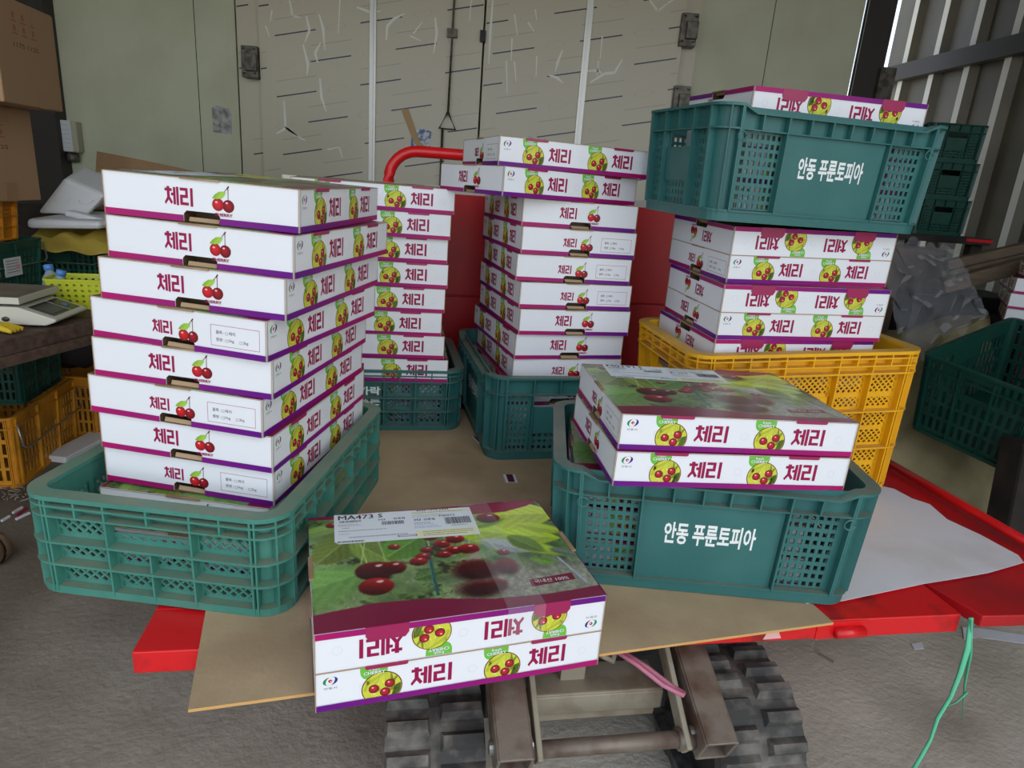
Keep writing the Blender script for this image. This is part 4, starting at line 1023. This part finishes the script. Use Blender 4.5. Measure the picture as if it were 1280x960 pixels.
stack('the right stack in the yellow crate', 'cartons of the right stack', .982, 1.67, -.6, rt,
      [(.575, 1.485, .0225, 11, False, 'A', False, False), (.57, 1.485, .0775, 11, False, 'A', True, False), (.565, 1.485, .1325, 11, False, 'A', False, False), (.56, 1.482, .1875, 12, False, 'A', True, False)])
p = Vector((.552, 1.490, .7105)); T2 = Euler((R_(1.74), R_(.22), 0)).to_matrix() @ Vector((0, 0, H))
stack('the raised lettered crate on the right stack', 'cartons in the raised crate', 1.0, 1.74, .22, [(p.x, p.y, p.z, 11.8, False, 'A', False, False), (p.x + T2.x, p.y + T2.y, p.z + T2.z, 11.8, False, 'A', True, True)],
      [(.54, 1.483, .592, 14, False, 'A', False, False), (.545, 1.483, .6495, 13, False, 'A', False, False)])
pr = [(.321, 1.048, .2005, 8.1, False, 'A', False, False), (.325, 1.055, .2555, 7.6, False, 'B', False, True)]
stack('the cartons on the front lettered crate', 'cartons on the front lettered crate', .97, -.37, .49, pr,
      [(.322, 1.105, .009, -2, False, 'A', False, False), (.312, 1.105, .068, -2, False, 'A', False, False), (.300, 1.105, .127, -2, False, 'A', False, True)])
stack('the taped front pair', 'taped pair of cartons at the front', .972, -.03, -.03, [(-.074, .819, .0006, 19.0, False, 'A', False, False), (-.074, .819, .0006 + H * .972, 19.0, False, 'A', True, True)], [])

def find(lbl): return [o for o in COL.objects if o.get('label') == lbl][0]
def shipping_label(c, body, sub, flip):
    """white delivery slip pasted on the lid, lower-left corner at (-.155, .055)"""
    mb = MB(); WH = lin((226, 232, 238)); YL = lin((232, 232, 190)); BK = lin((44, 46, 54)); BL = lin((130, 150, 200)); GR = lin((150, 156, 166))
    w, h = .212, .086
    Z = -.0006 if flip else H + .0006; s_ = -1 if flip else 1
    ca, sa = math.cos(-.045), math.sin(-.045)
    def P(u, z, k): x, y = u * ca - z * sa - .150, u * sa + z * ca + .058; y -= .004; return (s_ * x, y, Z + s_ * .00012 * k)
    c0 = .006
    mb.add([P(x, y, 0) for x, y in ((c0, 0), (w, 0), (w, h), (0, h), (0, c0))], [(0, 1, 2, 3, 4)], WH)
    x1 = w * .535
    for (a, b, q) in ((.86, .93, YL), (.04, .26, YL)): strip(mb, P, x1 + .004, w - .002, h * a, h * b, q, 1)
    text(mb, P, body, .006, h * .80, .052, h * .15, BK, 2, 0.0); text(mb, P, body, .0066, h * .80, .052, h * .15, BK, 3, 0.0); text(mb, P, 'S', .066, h * .81, .0065, h * .14, BK, 2, .02)
    text(mb, P, sub, .066, h * .70, .010, h * .06, BK, 2, .01); text(mb, P, '김종필', .088, h * .71, .018, h * .065, BK, 2, .01)
    rr = random.Random(2)
    def bars(u0, u1, z0, z1):
        x = u0
        while x < u1: b = rr.choice([.0005, .0008, .0012]); strip(mb, P, x, min(x + b, u1), z0, z1, BK, 2); x += b + rr.choice([.0005, .0007, .001])
    bars(.008, .040, h * .70, h * .765); bars(.070, .103, h * .54, h * .66); bars(.004, .042, h * .03, h * .085); bars(w - .046, w - .006, h * .42, h * .66)
    def lines(u0, u1, z, c, hh_=.0012):
        x = u0
        while x < u1: b = rr.uniform(.001, .004); strip(mb, P, x, min(x + b, u1), z, z + hh_, c, 2); x += b + .0008
    for z, a, b, c_ in ((.62, .006, .035, GR), (.58, .006, .04, GR), (.50, .012, .022, BK), (.40, .006, .075, BK), (.30, .006, .022, GR), (.17, .02, .105, GR), (.19, .02, .105, GR)): lines(a, b, h * z, c_)
    for z, a, b, c_ in ((.80, .004, .05, GR), (.74, .004, .06, GR), (.885, .006, .085, BK), (.52, .004, .03, BK), (.47, .004, .035, BL), (.40, .004, .04, BL), (.35, .004, .045, BL), (.20, .014, .09, BK), (.14, .014, .09, BK), (.08, .014, .08, BK), (.36, .06, .085, BK)): lines(x1 + a, x1 + b, h * z, c_)
    text(mb, P, '4626-1574-2499', x1 + .012, h * .945, .052, h * .05, BK, 2, .015); text(mb, P, sub, x1 + .006, h * .60, .010, h * .08, BK, 2, .015); text(mb, P, '김종필', x1 + .020, h * .60, .018, h * .08, BK, 2, .01)
    text(mb, P, body, x1 + .046, h * .70, .024, h * .075, BK, 2, 0.0)
    for q in ((.09, .118, .095, .105), (.09, .118, .135, .145), (.09, .0915, .095, .145), (.1165, .118, .095, .145)): strip(mb, P, q[0], q[1], h * q[2], h * q[3], BK, 2)
    o = mb.build('delivery_slip', M['paper_print'], c, color=True); o['label'] = 'white delivery slip with barcodes'
shipping_label(find('white cherry carton, topmost of the taped front pair'), 'MA473', 'H3', True)
shipping_label(find('white cherry carton, topmost of the cartons on the front lettered crate'), 'M0191', 'F', False)
shipping_label(find('white cherry carton, topmost of the tall stack in the left teal crate'), 'MA473', 'H3', False)
# clear tape around the front pair
tp = find('white cherry carton, topmost of the taped front pair')
mb = MB(); x0_, x1_ = -.098, -.048
mb.add([(x0_, -W / 2 - .004, .05), (x1_, -W / 2 - .004, .05), (x1_, -W / 2 - .004, -.0012), (x0_, -W / 2 - .004, -.0012), (x1_, W / 2 + .003, -.0012), (x0_, W / 2 + .003, -.0012)], [(0, 1, 2, 3), (3, 2, 4, 5)])
mb.build('clear_tape', mat_clear('clear tape', (240, 240, 244), .10, .06), tp)
# dry stalks on the middle stack
mb = MB(); r_ = random.Random(4)
base = Vector((-.02, 1.66, .7085))
for k in range(60):
    a = base + Vector((r_.uniform(-.05, .05), r_.uniform(-.03, .03), r_.uniform(0, .010))); mb.tube([a, a + Vector((r_.uniform(-.02, .02), r_.uniform(-.02, .02), r_.uniform(-.004, .006)))], .0008, 4)
tag(mb.build('dry_stalks', M['sticks']), 'small tangle of dry stalks on the middle stack', 'debris', kind='stuff')
# ------------------------------------------------------------------ left side of the shed
TZ = .12
t = thing('plank_table', 'weathered brown plank table carrying the weighing scale', 'table', (-1.9, 2.1, FZ))
e0, e1 = on(0, 426, TZ), on(114, 400, TZ); ed = (e1 - e0).normalized(); nb = Vector((-ed.y, ed.x, 0))
s0 = e0 - ed * 1.0; ln_ = (e1 - s0).length + .12
for k in range(5):
    w_ = .175; o_ = nb * (k * (w_ + .004)); a = s0 + o_ + ed * rng.uniform(-.03, .03); b = a + ed * ln_; n_ = nb * w_
    mb = MB(); mb.prism([(q.x + 1.9, q.y - 2.1, TZ - .045 - FZ) for q in (a, b, b + n_, a + n_)], (0, 0, .045)); mb.build('plank', M['wood'], t, bevel=.004)
a, b = s0 + nb * .01, e1 + ed * .1 + nb * .01
mb = MB(); mb.bar((a.x + 1.9, a.y - 2.1 + .02, TZ - .06 - FZ), (b.x + 1.9, b.y - 2.1 + .02, TZ - .06 - FZ), .04, .03); mb.build('apron_rail', M['wood'], t, bevel=.003)
for q in (s0 + nb * .06, e1 + nb * .80, s0 + nb * .8, e1 + nb * .55):
    mb = MB(); mb.box(q.x + 1.87, q.x + 1.94, q.y - 2.13, q.y - 2.06, 0, TZ - .05 - FZ); mb.build('leg', M['wood'], t, bevel=.003)
# weighing scale
p = on(64, 411, TZ); sy = math.radians(9); px_, py_ = .15 * .92, -.13 * .75
sc = thing('weighing_scale', 'cream digital weighing scale with a steel plate on the plank table', 'scale', (p.x - px_ * math.cos(sy) + py_ * math.sin(sy), p.y - px_ * math.sin(sy) - py_ * math.cos(sy), TZ), (0, 0, sy)); sc.scale = (.92, .75, .62)
mb = MB()
pr_ = [(-.17, .012), (.135, .012), (.165, .03), (.168, .042), (.06, .095), (-.17, .095)]
mb.prism([(x, -.13, z) for x, z in pr_], (0, .26, 0)); mb.build('housing', M['scale'], sc, bevel=.006)
sd = Vector((.165 - .06, 0, .042 - .095)).normalized(); nn = Vector((-sd.z, 0, sd.x))
def SP(u, w, k): q = Vector((.06, 0, .095)) + sd * u + nn * k; return (q.x, w, q.z)
def panel_(mb, u0, u1, w0, w1, k, m=0): mb.hexa([SP(u0, w0, 0), SP(u1, w0, 0), SP(u1, w1, 0), SP(u0, w1, 0), SP(u0, w0, k), SP(u1, w0, k), SP(u1, w1, k), SP(u0, w1, k)], m=m)
mb = MB(); panel_(mb, .018, .10, -.095, .03, .002); panel_(mb, .018, .10, .04, .11, .002); panel_(mb, .03, .088, -.08, .015, .003, 1); panel_(mb, .055, .075, .06, .085, .0035, 2)
mb.build('display', [M['screen'], mat('lcd', (70, 74, 66), .2), M['bluelabel']], sc)
mb = MB(); mb.box(-.16, -.02, -.1345, -.1295, .050, .072, m=1); mb.box(-.16, -.005, -.1340, -.1295, .025, .050)
mb.lathe([(.011, 0), (.011, .004)], 14, (0, 0, 0)); k0 = len(mb.v) - 28
for i in range(k0, len(mb.v)): x, y, z = mb.v[i]; mb.v[i] = (x + .025, -.1295 - z, y + .038)
mb.build('rating_plate', [M['iron'], M['white_sheet']], sc)
mb = MB()
for x, y in ((-.14, -.1), (.09, -.1), (-.14, .1), (.09, .1)): mb.lathe([(.015, 0), (.015, .013)], 12, (x, y, 0))
mb.build('foot', M['black'], sc)
mb = MB(); mb.box(-.20, .075, -.145, .145, .112, .142, m=0); mb.box(-.195, .07, -.14, .14, .142, .1425, m=1); mb.box(-.07, .0, -.06, .06, .095, .112); mb.build('weighing_plate', [M['scale'], M['plate']], sc, bevel=.005)
# yellow glove lying at the table's edge
p = on(6, 413, TZ + .008); mb = MB(); r_ = random.Random(8)
for k in range(4): mb.tube([(p.x - .05, p.y + .01, TZ + .012), (p.x - .01, p.y - .004 + k * .009, TZ + .016), (p.x + .03, p.y - .014 + k * .014, TZ + .009)], [.014, .010, .006], 8)
tag(mb.build('work_glove', mat('yellow glove', (226, 190, 40), .6)), 'yellow rubber glove at the edge of the plank table', 'glove')
# lime basket and bottles
p = on(98, 389, TZ); bx = basket.place('lime_basket', 'small lime green perforated basket beside the scale', (p.x - .02, p.y + .075, TZ), Y_(18), [M['lime']])
for (px, py, hgt, tl_, lb) in ((60, 331, .19, 12, 'blue-capped water bottle, the taller of two in the lime basket'), (77, 338, .18, -14, 'blue-capped water bottle leaning in front in the lime basket')):
    q = at(px, py, p.y + (.10 if tl_ > 0 else .05)); t_ = Euler((R_(-8), R_(-tl_), 0))
    base = Vector((q.x, q.y, q.z)) - t_.to_matrix() @ Vector((0, 0, hgt))
    r = thing('water_bottle', lb, 'bottle', base, t_, 'water bottles in the lime basket')
    mb = MB(); mb.lathe([(.026, 0), (.030, .006), (.030, .05), (.028, .055), (.030, .06), (.030, hgt - .065), (.024, hgt - .04), (.012, hgt - .022), (.012, hgt - .016)], 20); mb.build('body', M['water'], r)
    mb = MB(); mb.lathe([(.0145, hgt - .018), (.0145, hgt), (.012, hgt + .001)], 16); mb.build('cap', M['bluecap'], r)
    mb = MB(); mb.lathe([(.0305, .062), (.0305, hgt - .07)], 20); mb.build('bottle_label', M['bluelabel'], r)
# crates standing behind the scale
def corner(q, yaw, dx, dy):
    """centre of a thing whose local corner (dx, dy) stands at q"""
    c, s_ = math.cos(R_(yaw)), math.sin(R_(yaw)); return q.x - dx * c + dy * s_, q.y - dx * s_ - dy * c
q = at(56, 297, 2.48); topz = q.z; x, y = corner(q, 5, .18, .23)
g1 = slotcrate.place('plastic_crate', 'dark green slotted crate with a paper tag behind the scale', (x, y, TZ), Y_(95), [M['green']], None, (.92, 1.0, (topz - TZ) / .28))
wire_handle(g1, 'f', .50, .36, .28)
mb = MB(); mb.box(-.070, .025, -.214, -.213, .11, .21, lin((226, 226, 228)))
for k in range(5): mb.box(-.06, .01, -.2145, -.214, .192 - k * .015, .195 - k * .015, lin((90, 90, 96)))
mb.box(-.01, .015, -.2146, -.214, .145, .17, lin((226, 170, 170))); mb.build('paper_tag', M['paper_print'], g1, color=True)
q2 = at(138, 314, 2.64); x, y = corner(q2, 4, .225, -.18)
g2 = slotcrate.place('plastic_crate', 'dark green slotted crate under the mustard cloth', (x, y, TZ), Y_(4), [M['green']], None, (.9, 1, (q2.z - TZ) / .28))
wire_handle(g2, 'f', .44, .36, .28)
q3 = at(34, 296, 2.42); x, y = corner(q3, 4, .158, .225)
oz = at(52, 250, 2.45).z
orange = tallcrate.place('plastic_crate', 'orange lattice crate on the tagged green crate, under the cardboard boxes', (x, y, topz + .001), Y_(94), [M['amber']], None, (.88, .9, (oz - topz - .002) / .322))
# cardboard boxes
def cardboard(name, lab, c, dims, yaw, writing):
    r = thing(name, lab, 'box', c, (0, 0, R_(yaw)), 'brown cardboard boxes stacked on the left')
    a, b, h = dims; mb = MB(); mb.box(-a / 2, a / 2, -b / 2, b / 2, 0, h, lin((172, 138, 104)))
    ink = lin((104, 72, 52)); P = lambda u, z, k: (a / 2 + .0005 * k, -b / 2 + u, z)
    text(mb, P, writing, b * .26, h * .56, b * .40, h * .045, ink, 1, .01)
    for k in range(3):
        for j in range(2): u, z = b * (.26 + .15 * k), h * (.68 + .12 * j); mb.add([P(u, z, 1), P(u + .03, z, 1), P(u + .03, z + .004, 1), P(u, z + .004, 1)], [(0, 1, 2, 3)], lin((160, 100, 72))); disc(mb, P, u + .015, z + .018, .008, .010, lin((162, 104, 76)), 1, 10)
    mb.build('body', M['card_print'], r, color=True, bevel=.004)
    for za, zb_ in ((0, h * .2), (h * .84, h)):
        mb = MB(); mb.box(a / 2 + .0004, a / 2 + .0012, b * .06, b * .06 + .06, za, zb_); mb.build('packing_tape', M['tape'], r)
    mb = MB(); mb.box(-a / 2 + .004, a / 2 - .004, -b / 2 + .004, -.002, h, h + .003); mb.build('top_flap', M['card'], r)
    mb = MB(); mb.box(-a / 2 + .004, a / 2 - .004, .002, b / 2 - .004, h, h + .003); mb.build('top_flap', M['card'], r)
    return r
k1 = at(52, 250, 2.45); x, y = corner(k1, 3, .26, .20); tz_ = at(48, 138, 2.45).z
cb1 = cardboard('cardboard_box', 'lower brown cardboard box resting on the orange crate', (x, y, oz), (.52, .40, tz_ - oz - .004), 3, '1175 1125')
k2 = at(80, 145, 2.46); x, y = corner(k2, 9, .22, .175)
cb2 = cardboard('cardboard_box', 'upper brown cardboard box jutting out towards the cream wall', (x, y, tz_ + .0005), (.44, .35, .30), 9, '1175 1125')
# foam, cloth, card behind the left stack
zb = q2.z
def pts_at(lst, Y): return [at(a, b, Y) for a, b in lst]
mb = MB(); r_ = random.Random(12)
ca_, cb_ = at(38, 288, 2.55), at(140, 292, 2.55)
def clf(a, b):
    x = ca_.x + (cb_.x + .05 - ca_.x) * a; y = 2.52 + .34 * b
    z = zb + .012 + .055 * math.sin(math.pi * min(1, max(0, b * .9 + .08))) ** .6 + .010 * math.sin(a * 21 + b * 5) + .008 * math.sin(a * 9 - b * 13)
    if b < .08: z = zb + .004 + .006 * math.sin(a * 17)
    return (x, y, z)
mb.grid(40, 24, clf); tag(mb.build('mustard_cloth', M['cloth'], solid=.006), 'rumpled mustard cloth heaped on the green crate under the foam', 'cloth')
cz = zb + .085
def foam_box(lab, corners, depth, name='foam_box', lid=False):
    """corners: the four front corners in space; depth: vector to the back"""
    r = thing(name, lab, 'foam box', corners[0], (0, 0, 0), 'white foam boxes on the mustard cloth')
    c = [Vector(q) - Vector(corners[0]) for q in corners]; d = Vector(depth)
    mb = MB(); mb.hexa([c[0], c[1], c[1] + d, c[0] + d, c[3], c[2], c[2] + d, c[3] + d]); mb.build('body', M['foam'], r, bevel=.016)
    nrm = (c[1] - c[0]).cross(c[3] - c[0]).normalized()
    if nrm.y > 0: nrm = -nrm
    if not lid:
        ctr = (c[0] + c[2]) / 2; ux = (c[1] - c[0]).normalized(); uz = (c[3] - c[0]).normalized()
        mb = MB()
        for s in (-.25, .22):
            for k in range(8):
                t0 = math.pi * (1.1 + .8 * k / 8); t1 = math.pi * (1.1 + .8 * (k + 1) / 8); o = ctr + ux * s * (c[1] - c[0]).length + uz * .04
                mb.bar(o + (ux * math.cos(t0) + uz * math.sin(t0)) * .03 + nrm * .001, o + (ux * math.cos(t1) + uz * math.sin(t1)) * .03 + nrm * .001, .006, .006, nrm)
        mb.build('moulded_grip', M['foam'], r)
    return r
foam_box('tilted white foam box beside the cardboard boxes', pts_at([(45, 268), (108, 270), (132, 245), (80, 222)], 2.62), (-.02, .16, .05))
foam_box('small white foam box behind the tilted foam box', pts_at([(92, 262), (119, 262), (115, 217), (88, 222)], 2.85), (.0, .14, .02))
a, b, c, d = pts_at([(32, 286), (124, 287), (124, 277), (32, 273)], 2.50); foam_box('flat white foam lid lying on the mustard cloth', [a, b, c, d], (.03, .30, .02), 'foam_slab', True)
a, b, c, d = pts_at([(79, 270), (136, 282), (137, 276), (80, 262)], 2.56); foam_box('thin foam strip across the flat foam lid', [a, b, c, d], (.0, .05, .0), 'foam_strip', True)
q = pts_at([(116, 262), (121, 189), (172, 199), (262, 218), (262, 262)], 3.1)
mb = MB(); mb.prism([(p_.x, p_.y + .0, p_.z) for p_ in q], (0, .006, 0)); 
a, b, c, d = [at(x, y, 3.099) for x, y in ((139, 198), (200, 210), (200, 213), (139, 201))]
o = mb.build('cardboard_sheet', M['card']); tag(o, 'flat brown cardboard sheet standing behind the left stack', 'cardboard')
low = min(p_.z for p_ in q)
mb = MB(); mb.box(-2.35, -1.25, 3.06, 3.5, FZ, low - .001); tag(mb.build('storage_bench', M['darkwood'], bevel=.01), 'dark wooden bench behind the left stack, mostly hidden', 'bench')
# under the table
ya = 24
qa, qb = on(25, 611, FZ), on(82, 561, FZ); ya = math.degrees(math.atan2(-(qb.x - qa.x), qb.y - qa.y)); x, y = corner(qa, ya, .155, -.225)
yh = (at(25, 523, qa.y).z - FZ)
y1 = slotcrate.place('plastic_crate', 'amber slotted crate with wire handle on the floor under the table', (x, y, FZ), Y_(ya + 90), [M['ochre']], None, (.95, .95, yh / .28)); wire_handle(y1, 'f', .5, .36, .28)
q = on(126, 549, FZ); x, y = corner(q, 3, .20, -.15)
y2 = slotcrate.place('plastic_crate', 'amber slotted crate further back beside the teal crate rim', (x, y, FZ), Y_(3), [M['ochre']], None, (.85, .9, .9))
q = on(124, 548, FZ)
mb = MB(); r_ = random.Random(5); bc = Vector((y2.location.x + .06, y2.location.y, FZ + .252))
mb.grid(24, 14, lambda a, b: (bc.x + .18 * math.cos(2 * math.pi * a) * math.sin(math.pi * b) * (1 + .12 * math.sin(a * 19)), bc.y + .14 * math.sin(2 * math.pi * a) * math.sin(math.pi * b), bc.z + .10 - .10 * math.cos(math.pi * b) + .012 * math.sin(a * 25 + b * 9)))
tag(mb.build('black_sack', M['sack']), 'black sack lying on the amber crate under the table', 'sack')
q = on(40, 612, FZ); k = y1.location
dk = slotcrate.place('plastic_crate', 'small shade-darkened green crate on the amber crate under the table', (k.x + .015, k.y + .04, FZ + yh + .001), Y_(ya + 90), [M['shadegreen']], None, (.62, .74, .62))
# floor scraps on the left
q = on(68, 578, FZ); q2_ = on(118, 550, FZ); mb = MB(); mb.bar((q.x, q.y, FZ + .012), (q2_.x + .02, q2_.y + .08, FZ + .012), .09, .024); tag(mb.build('foam_board', M['foam'], bevel=.004), 'white foam board lying on the floor beside the amber crate', 'foam board')
r_ = random.Random(9)
for i, (xa, ya_, xb, yb, m_, lb) in enumerate(((12, 645, 2, 651, 'foam', 'pale stick nearest the stone on the dirty floor'), (16, 641, 28, 634, 'foam', 'white stick, upper of three beside the teal crate'), (20, 645, 34, 635, 'maroon_tab', 'dark maroon stick between two white sticks on the floor'), (20, 649, 37, 641, 'foam', 'white stick, lowest of three beside the teal crate'))):
    a, b = on(xa, ya_, FZ + .003), on(xb, yb, FZ + .003); mb = MB(); mb.bar(a, b, .006, .006); tag(mb.build('stick', M[m_]), lb, 'stick', 'sticks on the floor')
mb = MB(); c = on(18, 618, FZ)
for k in range(40): a = c + Vector((r_.uniform(-.06, .06), r_.uniform(-.05, .05), .004)); mb.tube([a, a + Vector((r_.uniform(-.03, .03), r_.uniform(-.03, .03), r_.uniform(0, .01)))], .002, 4)
tag(mb.build('straw_litter', M['sticks']), 'pale straw litter on the floor by the amber crate', 'litter', kind='stuff')
mb = MB(); c = on(0, 706, FZ); n = 10
mb.grid(14, 10, lambda a, b: (c.x - .02 + (.045 + .008 * math.sin(a * 30)) * math.cos(2 * math.pi * a) * math.sin(math.pi * b), c.y + .05 * math.sin(2 * math.pi * a) * math.sin(math.pi * b), FZ + .045 - .048 * math.cos(math.pi * b)))
tag(mb.build('stone', M['stone']), 'brown stone on the floor at the left edge', 'stone')
mb = MB(); c0 = on(86, 602, FZ)
mb.grid(18, 14, lambda a, b: (c0.x - .02 + .12 * a, c0.y - .03 + .16 * b, FZ + .004 + .05 * math.sin(math.pi * a) * math.sin(math.pi * b) + .010 * math.sin(a * 23 + b * 17) * math.sin(math.pi * a)))
tag(mb.build('crumpled_film', M['plasticwrap']), 'crumpled clear film on the floor beside the amber crate', 'plastic')

# ------------------------------------------------------------------ right side of the shed
q = at(1210, 297, 3.2); s3 = .80
for i, lb in enumerate(('shade-darkened green perforated crate at the bottom of the three by the ribbed wall', 'shade-darkened green perforated crate in the middle of the three by the ribbed wall', 'shade-darkened green perforated crate on top of the three by the ribbed wall')):
    lettercrate.place('plastic_crate', lb, (q.x - .145 - .006 * i, q.y + .20, q.z + i * .203 * s3 + .0005), Y_(90 + 2 - i), [M['shadegreen'], M['white_ink']], 'shade-darkened green crates by the ribbed wall', (s3,) * 3)
bz = q.z
b_ = thing('workbench', 'dark low workbench with a red edge under the green crates', 'bench', (q.x, q.y, FZ))
mb = MB(); mb.box(-.42, .10, -.02, .60, bz - FZ - .03, bz - FZ); mb.build('bench_top', M['darkwood'], b_, bevel=.003)
mb = MB(); mb.box(-.02, .10, -.028, -.02, bz - FZ - .018, bz - FZ - .004); mb.build('red_edge', M['redworn'], b_)
for x in (-.38, .04):
    for y in (.02, .54): mb = MB(); mb.box(x, x + .05, y, y + .05, 0, bz - FZ - .03); mb.build('leg', M['darkwood'], b_)
mb = MB(); c = at(1160, 330, 3.05); mb.box(c.x - .30, c.x + .04, 2.98, 3.16, FZ, c.z + .07); o = mb.build('storage_carton', M['dullcard'], bevel=.02); tag(o, 'dull brown carton behind the clear plastic sheeting', 'box')
for (xa, ya_, xb, yb, Y, w_, h2, lb) in ((1182, 333, 1290, 309, 2.75, .05, .05, 'grey brown timber, topmost of the leaning lumber'), (1185, 344, 1290, 320, 2.72, .04, .04, 'thin timber, second from the top of the lumber'), (1176, 358, 1290, 328, 2.68, .06, .055, 'thick timber, lowest of the lumber by the carton stack')):
    a, b = at(xa, ya_, Y), at(xb, yb, Y - .05); b = b + (b - a).normalized() * .08; mb = MB(); mb.bar(a, b, w_, h2); tag(mb.build('timber', M['driftwood'], bevel=.006), lb, 'timber', 'leaning lumber on the right')
l0 = at(1176, 362, 2.68)
mb = MB(); mb.box(l0.x - .0, l0.x + .50, 2.84, 3.14, FZ, l0.z - .035); tag(mb.build('black_chest', M['black'], bevel=.01), 'black chest under the leaning lumber', 'chest')
# cartons at the right edge
q = at(1251, 401, 2.50)
for i, (dx, lb) in enumerate(((.010, 'fourth'), (.0, 'third'), (-.002, 'second'), (.014, 'top'))):
    lab = {'top': 'white cherry carton, topmost of the short stack at the right edge', 'second': 'white cherry carton, second of the short stack at the right edge', 'third': 'white cherry carton, third of the short stack at the right edge', 'fourth': 'white cherry carton, lowest of the short stack at the right edge'}[lb]
    x, y = corner(q, -32, -W / 2, -L / 2); carton(lab, 'cartons at the right edge', (x + dx, y, q.z - .006 + i * .0575), Matrix.Rotation(R_(90 - 32 + 2 * i), 3, 'Z'), 'A')
mb = MB(); mb.box(q.x + .08, q.x + .34, q.y - .04, q.y + .24, FZ, q.z - .007); tag(mb.build('wooden_stand', M['darkwood'], bevel=.01), 'dark wooden stand under the short carton stack', 'stand')
# khaki canvas over sacks
P00, P10, P11, P01 = on(1085, 640, FZ + .12), on(1252, 668, FZ + .06), at(1236, 396, 2.62), at(1108, 455, 2.45)
def tf(a, b):
    p_ = (P00 * (1 - a) + P10 * a) * (1 - b) + (P01 * (1 - a) + P11 * a) * b
    bul = math.sin(math.pi * b) * .03 - .5 * b * (1 - b) * a * .22
    return (p_.x, p_.y - bul * .3, p_.z + bul + .014 * math.sin(a * 9 + b * 7) + .008 * math.sin(a * 19 - b * 23))
mb = MB(); mb.grid(40, 50, tf)
top_ = [tf(i / 40, 1) for i in range(41)]
mb.add(top_ + [(x, y + .5, z - .1) for x, y, z in top_], [(i, i + 1, 42 + i, 41 + i) for i in range(40)])
tag(mb.build('khaki_canvas', M['tarp'], solid=.01), 'dusty khaki canvas spread over sacks to the right of the cart', 'tarpaulin')
c = P11 * .5 + P01 * .5; mb = MB()
a, b, c_, d = [Vector(v) for v in ((P00.x, P00.y + .2, FZ), (P10.x, P10.y + .2, FZ), (P11.x, P11.y - .02, FZ), (P01.x, P01.y - .02, FZ))]
mb.hexa([a, b, c_, d, (a.x, a.y, FZ + .06), (b.x, b.y, FZ + .03), (c_.x, c_.y, P11.z - .06), (d.x, d.y, P01.z - .06)])
tag(mb.build('stuffed_sacks', M['sack'], bevel=.03), 'dark sacks hidden under the khaki canvas', 'sacks', kind='stuff')
# clear crumpled plastic
mb = MB(); q = [at(1090, 300, 2.55), at(1180, 305, 2.6), at(1224, 388, 2.42), at(1122, 452, 2.30), at(1085, 400, 2.2)]
def pf(a, b):
    t = (q[0] * (1 - a) + q[1] * a) * (1 - b) + (q[3] * (1 - a) + q[2] * a) * b
    n_ = .035 * math.sin(a * 11 + b * 6) * math.sin(b * 13 - a * 4) + .02 * math.sin(a * 29 + 3 * math.sin(b * 17)) + .012 * math.sin(b * 41 + a * 13)
    return (t.x + n_ * .4, t.y - .05 + n_, t.z + n_ * .5)
mb.grid(46, 46, pf, smooth=False); tag(mb.build('clear_plastic_sheet', M['plasticwrap']), 'crumpled clear plastic sheeting between the right stack and the lumber', 'plastic')
# the tipped green crate
n1, n2, n3 = at(1151, 441, 2.08), at(1258, 398, 2.30), at(1247, 502, 1.77)
ux = (n2 - n1); uy = (n3 - n1)
Lx = ux.length; ux.normalize(); uy = (uy - ux * uy.dot(ux)); Ly = .36; uy.normalize(); uz = ux.cross(uy)
if uz.z < 0: uz = -uz
Lx = .50
ctr = n1 + ux * Lx / 2 + uy * Ly / 2 - uz * .28
mt = Matrix((ux, uy, uz)).transposed()
if mt.determinant() < 0: mt = Matrix((ux, -uy, uz)).transposed()
tc_ = slotcrate.place('plastic_crate', 'empty shade-darkened green crate tipped towards the cart on the khaki canvas', ctr, mt.to_euler(), [M['shadegreen']])
a, b = at(1246, 700, 1.72), at(1302, 565, 1.72)
mb = MB(); mb.bar((a.x + .05, a.y, FZ), (b.x + .05, b.y + .1, b.z), .12, .10, (0, 1, 0)); tag(mb.build('wooden_post', M['darkwood'], bevel=.01), 'blackened wooden post leaning at the right edge', 'post')
# twine hanging from the flap, litter on the floor
mb = MB()
q = [(1214, 772), (1210, 810), (1200, 842), (1188, 872), (1172, 898), (1163, 925), (1150, 948), (1140, 965)]
mb.tube([at(x, y, .93 - .012 * i) for i, (x, y) in enumerate(q)], [.0045, .005, .004, .003, .003, .0025, .003, .003], 6, flat=.4)
q = [(1214, 776), (1213, 815), (1206, 855), (1202, 900)]
mb.tube([at(x, y, .925) for x, y in q], [.004, .005, .003, .0008], 6, flat=.4)
q = [(1209, 865), (1195, 878), (1176, 886)]
mb.tube([at(x, y, .92) for x, y in q], [.003, .002, .0006], 6, flat=.4)
tag(mb.build('green_twine', M['twine']), 'frayed green twine hanging from the red side flap', 'twine')
for lst, z, lb, nm in (([(1203, 784), (1228, 786), (1280, 794), (1290, 806), (1225, 797), (1205, 800)], FZ + .002, 'white plastic sheet on the floor beyond the green twine', 'plastic_sheet'), ([(1139, 805), (1152, 803), (1155, 811), (1143, 812)], FZ + .002, 'small white scrap on the concrete under the red bar', 'plastic_scrap')):
    mb = MB(); mb.prism([on(x, y, z) for x, y in lst], (0, 0, .001)); tag(mb.build(nm, M['white_sheet']), lb, 'litter')
mb = MB(); mb.bar(on(1023, 817, FZ + .003), on(1042, 828, FZ + .003), .006, .004); tag(mb.build('grey_stick', M['sticks']), 'short grey stick on the concrete right of the track', 'stick')
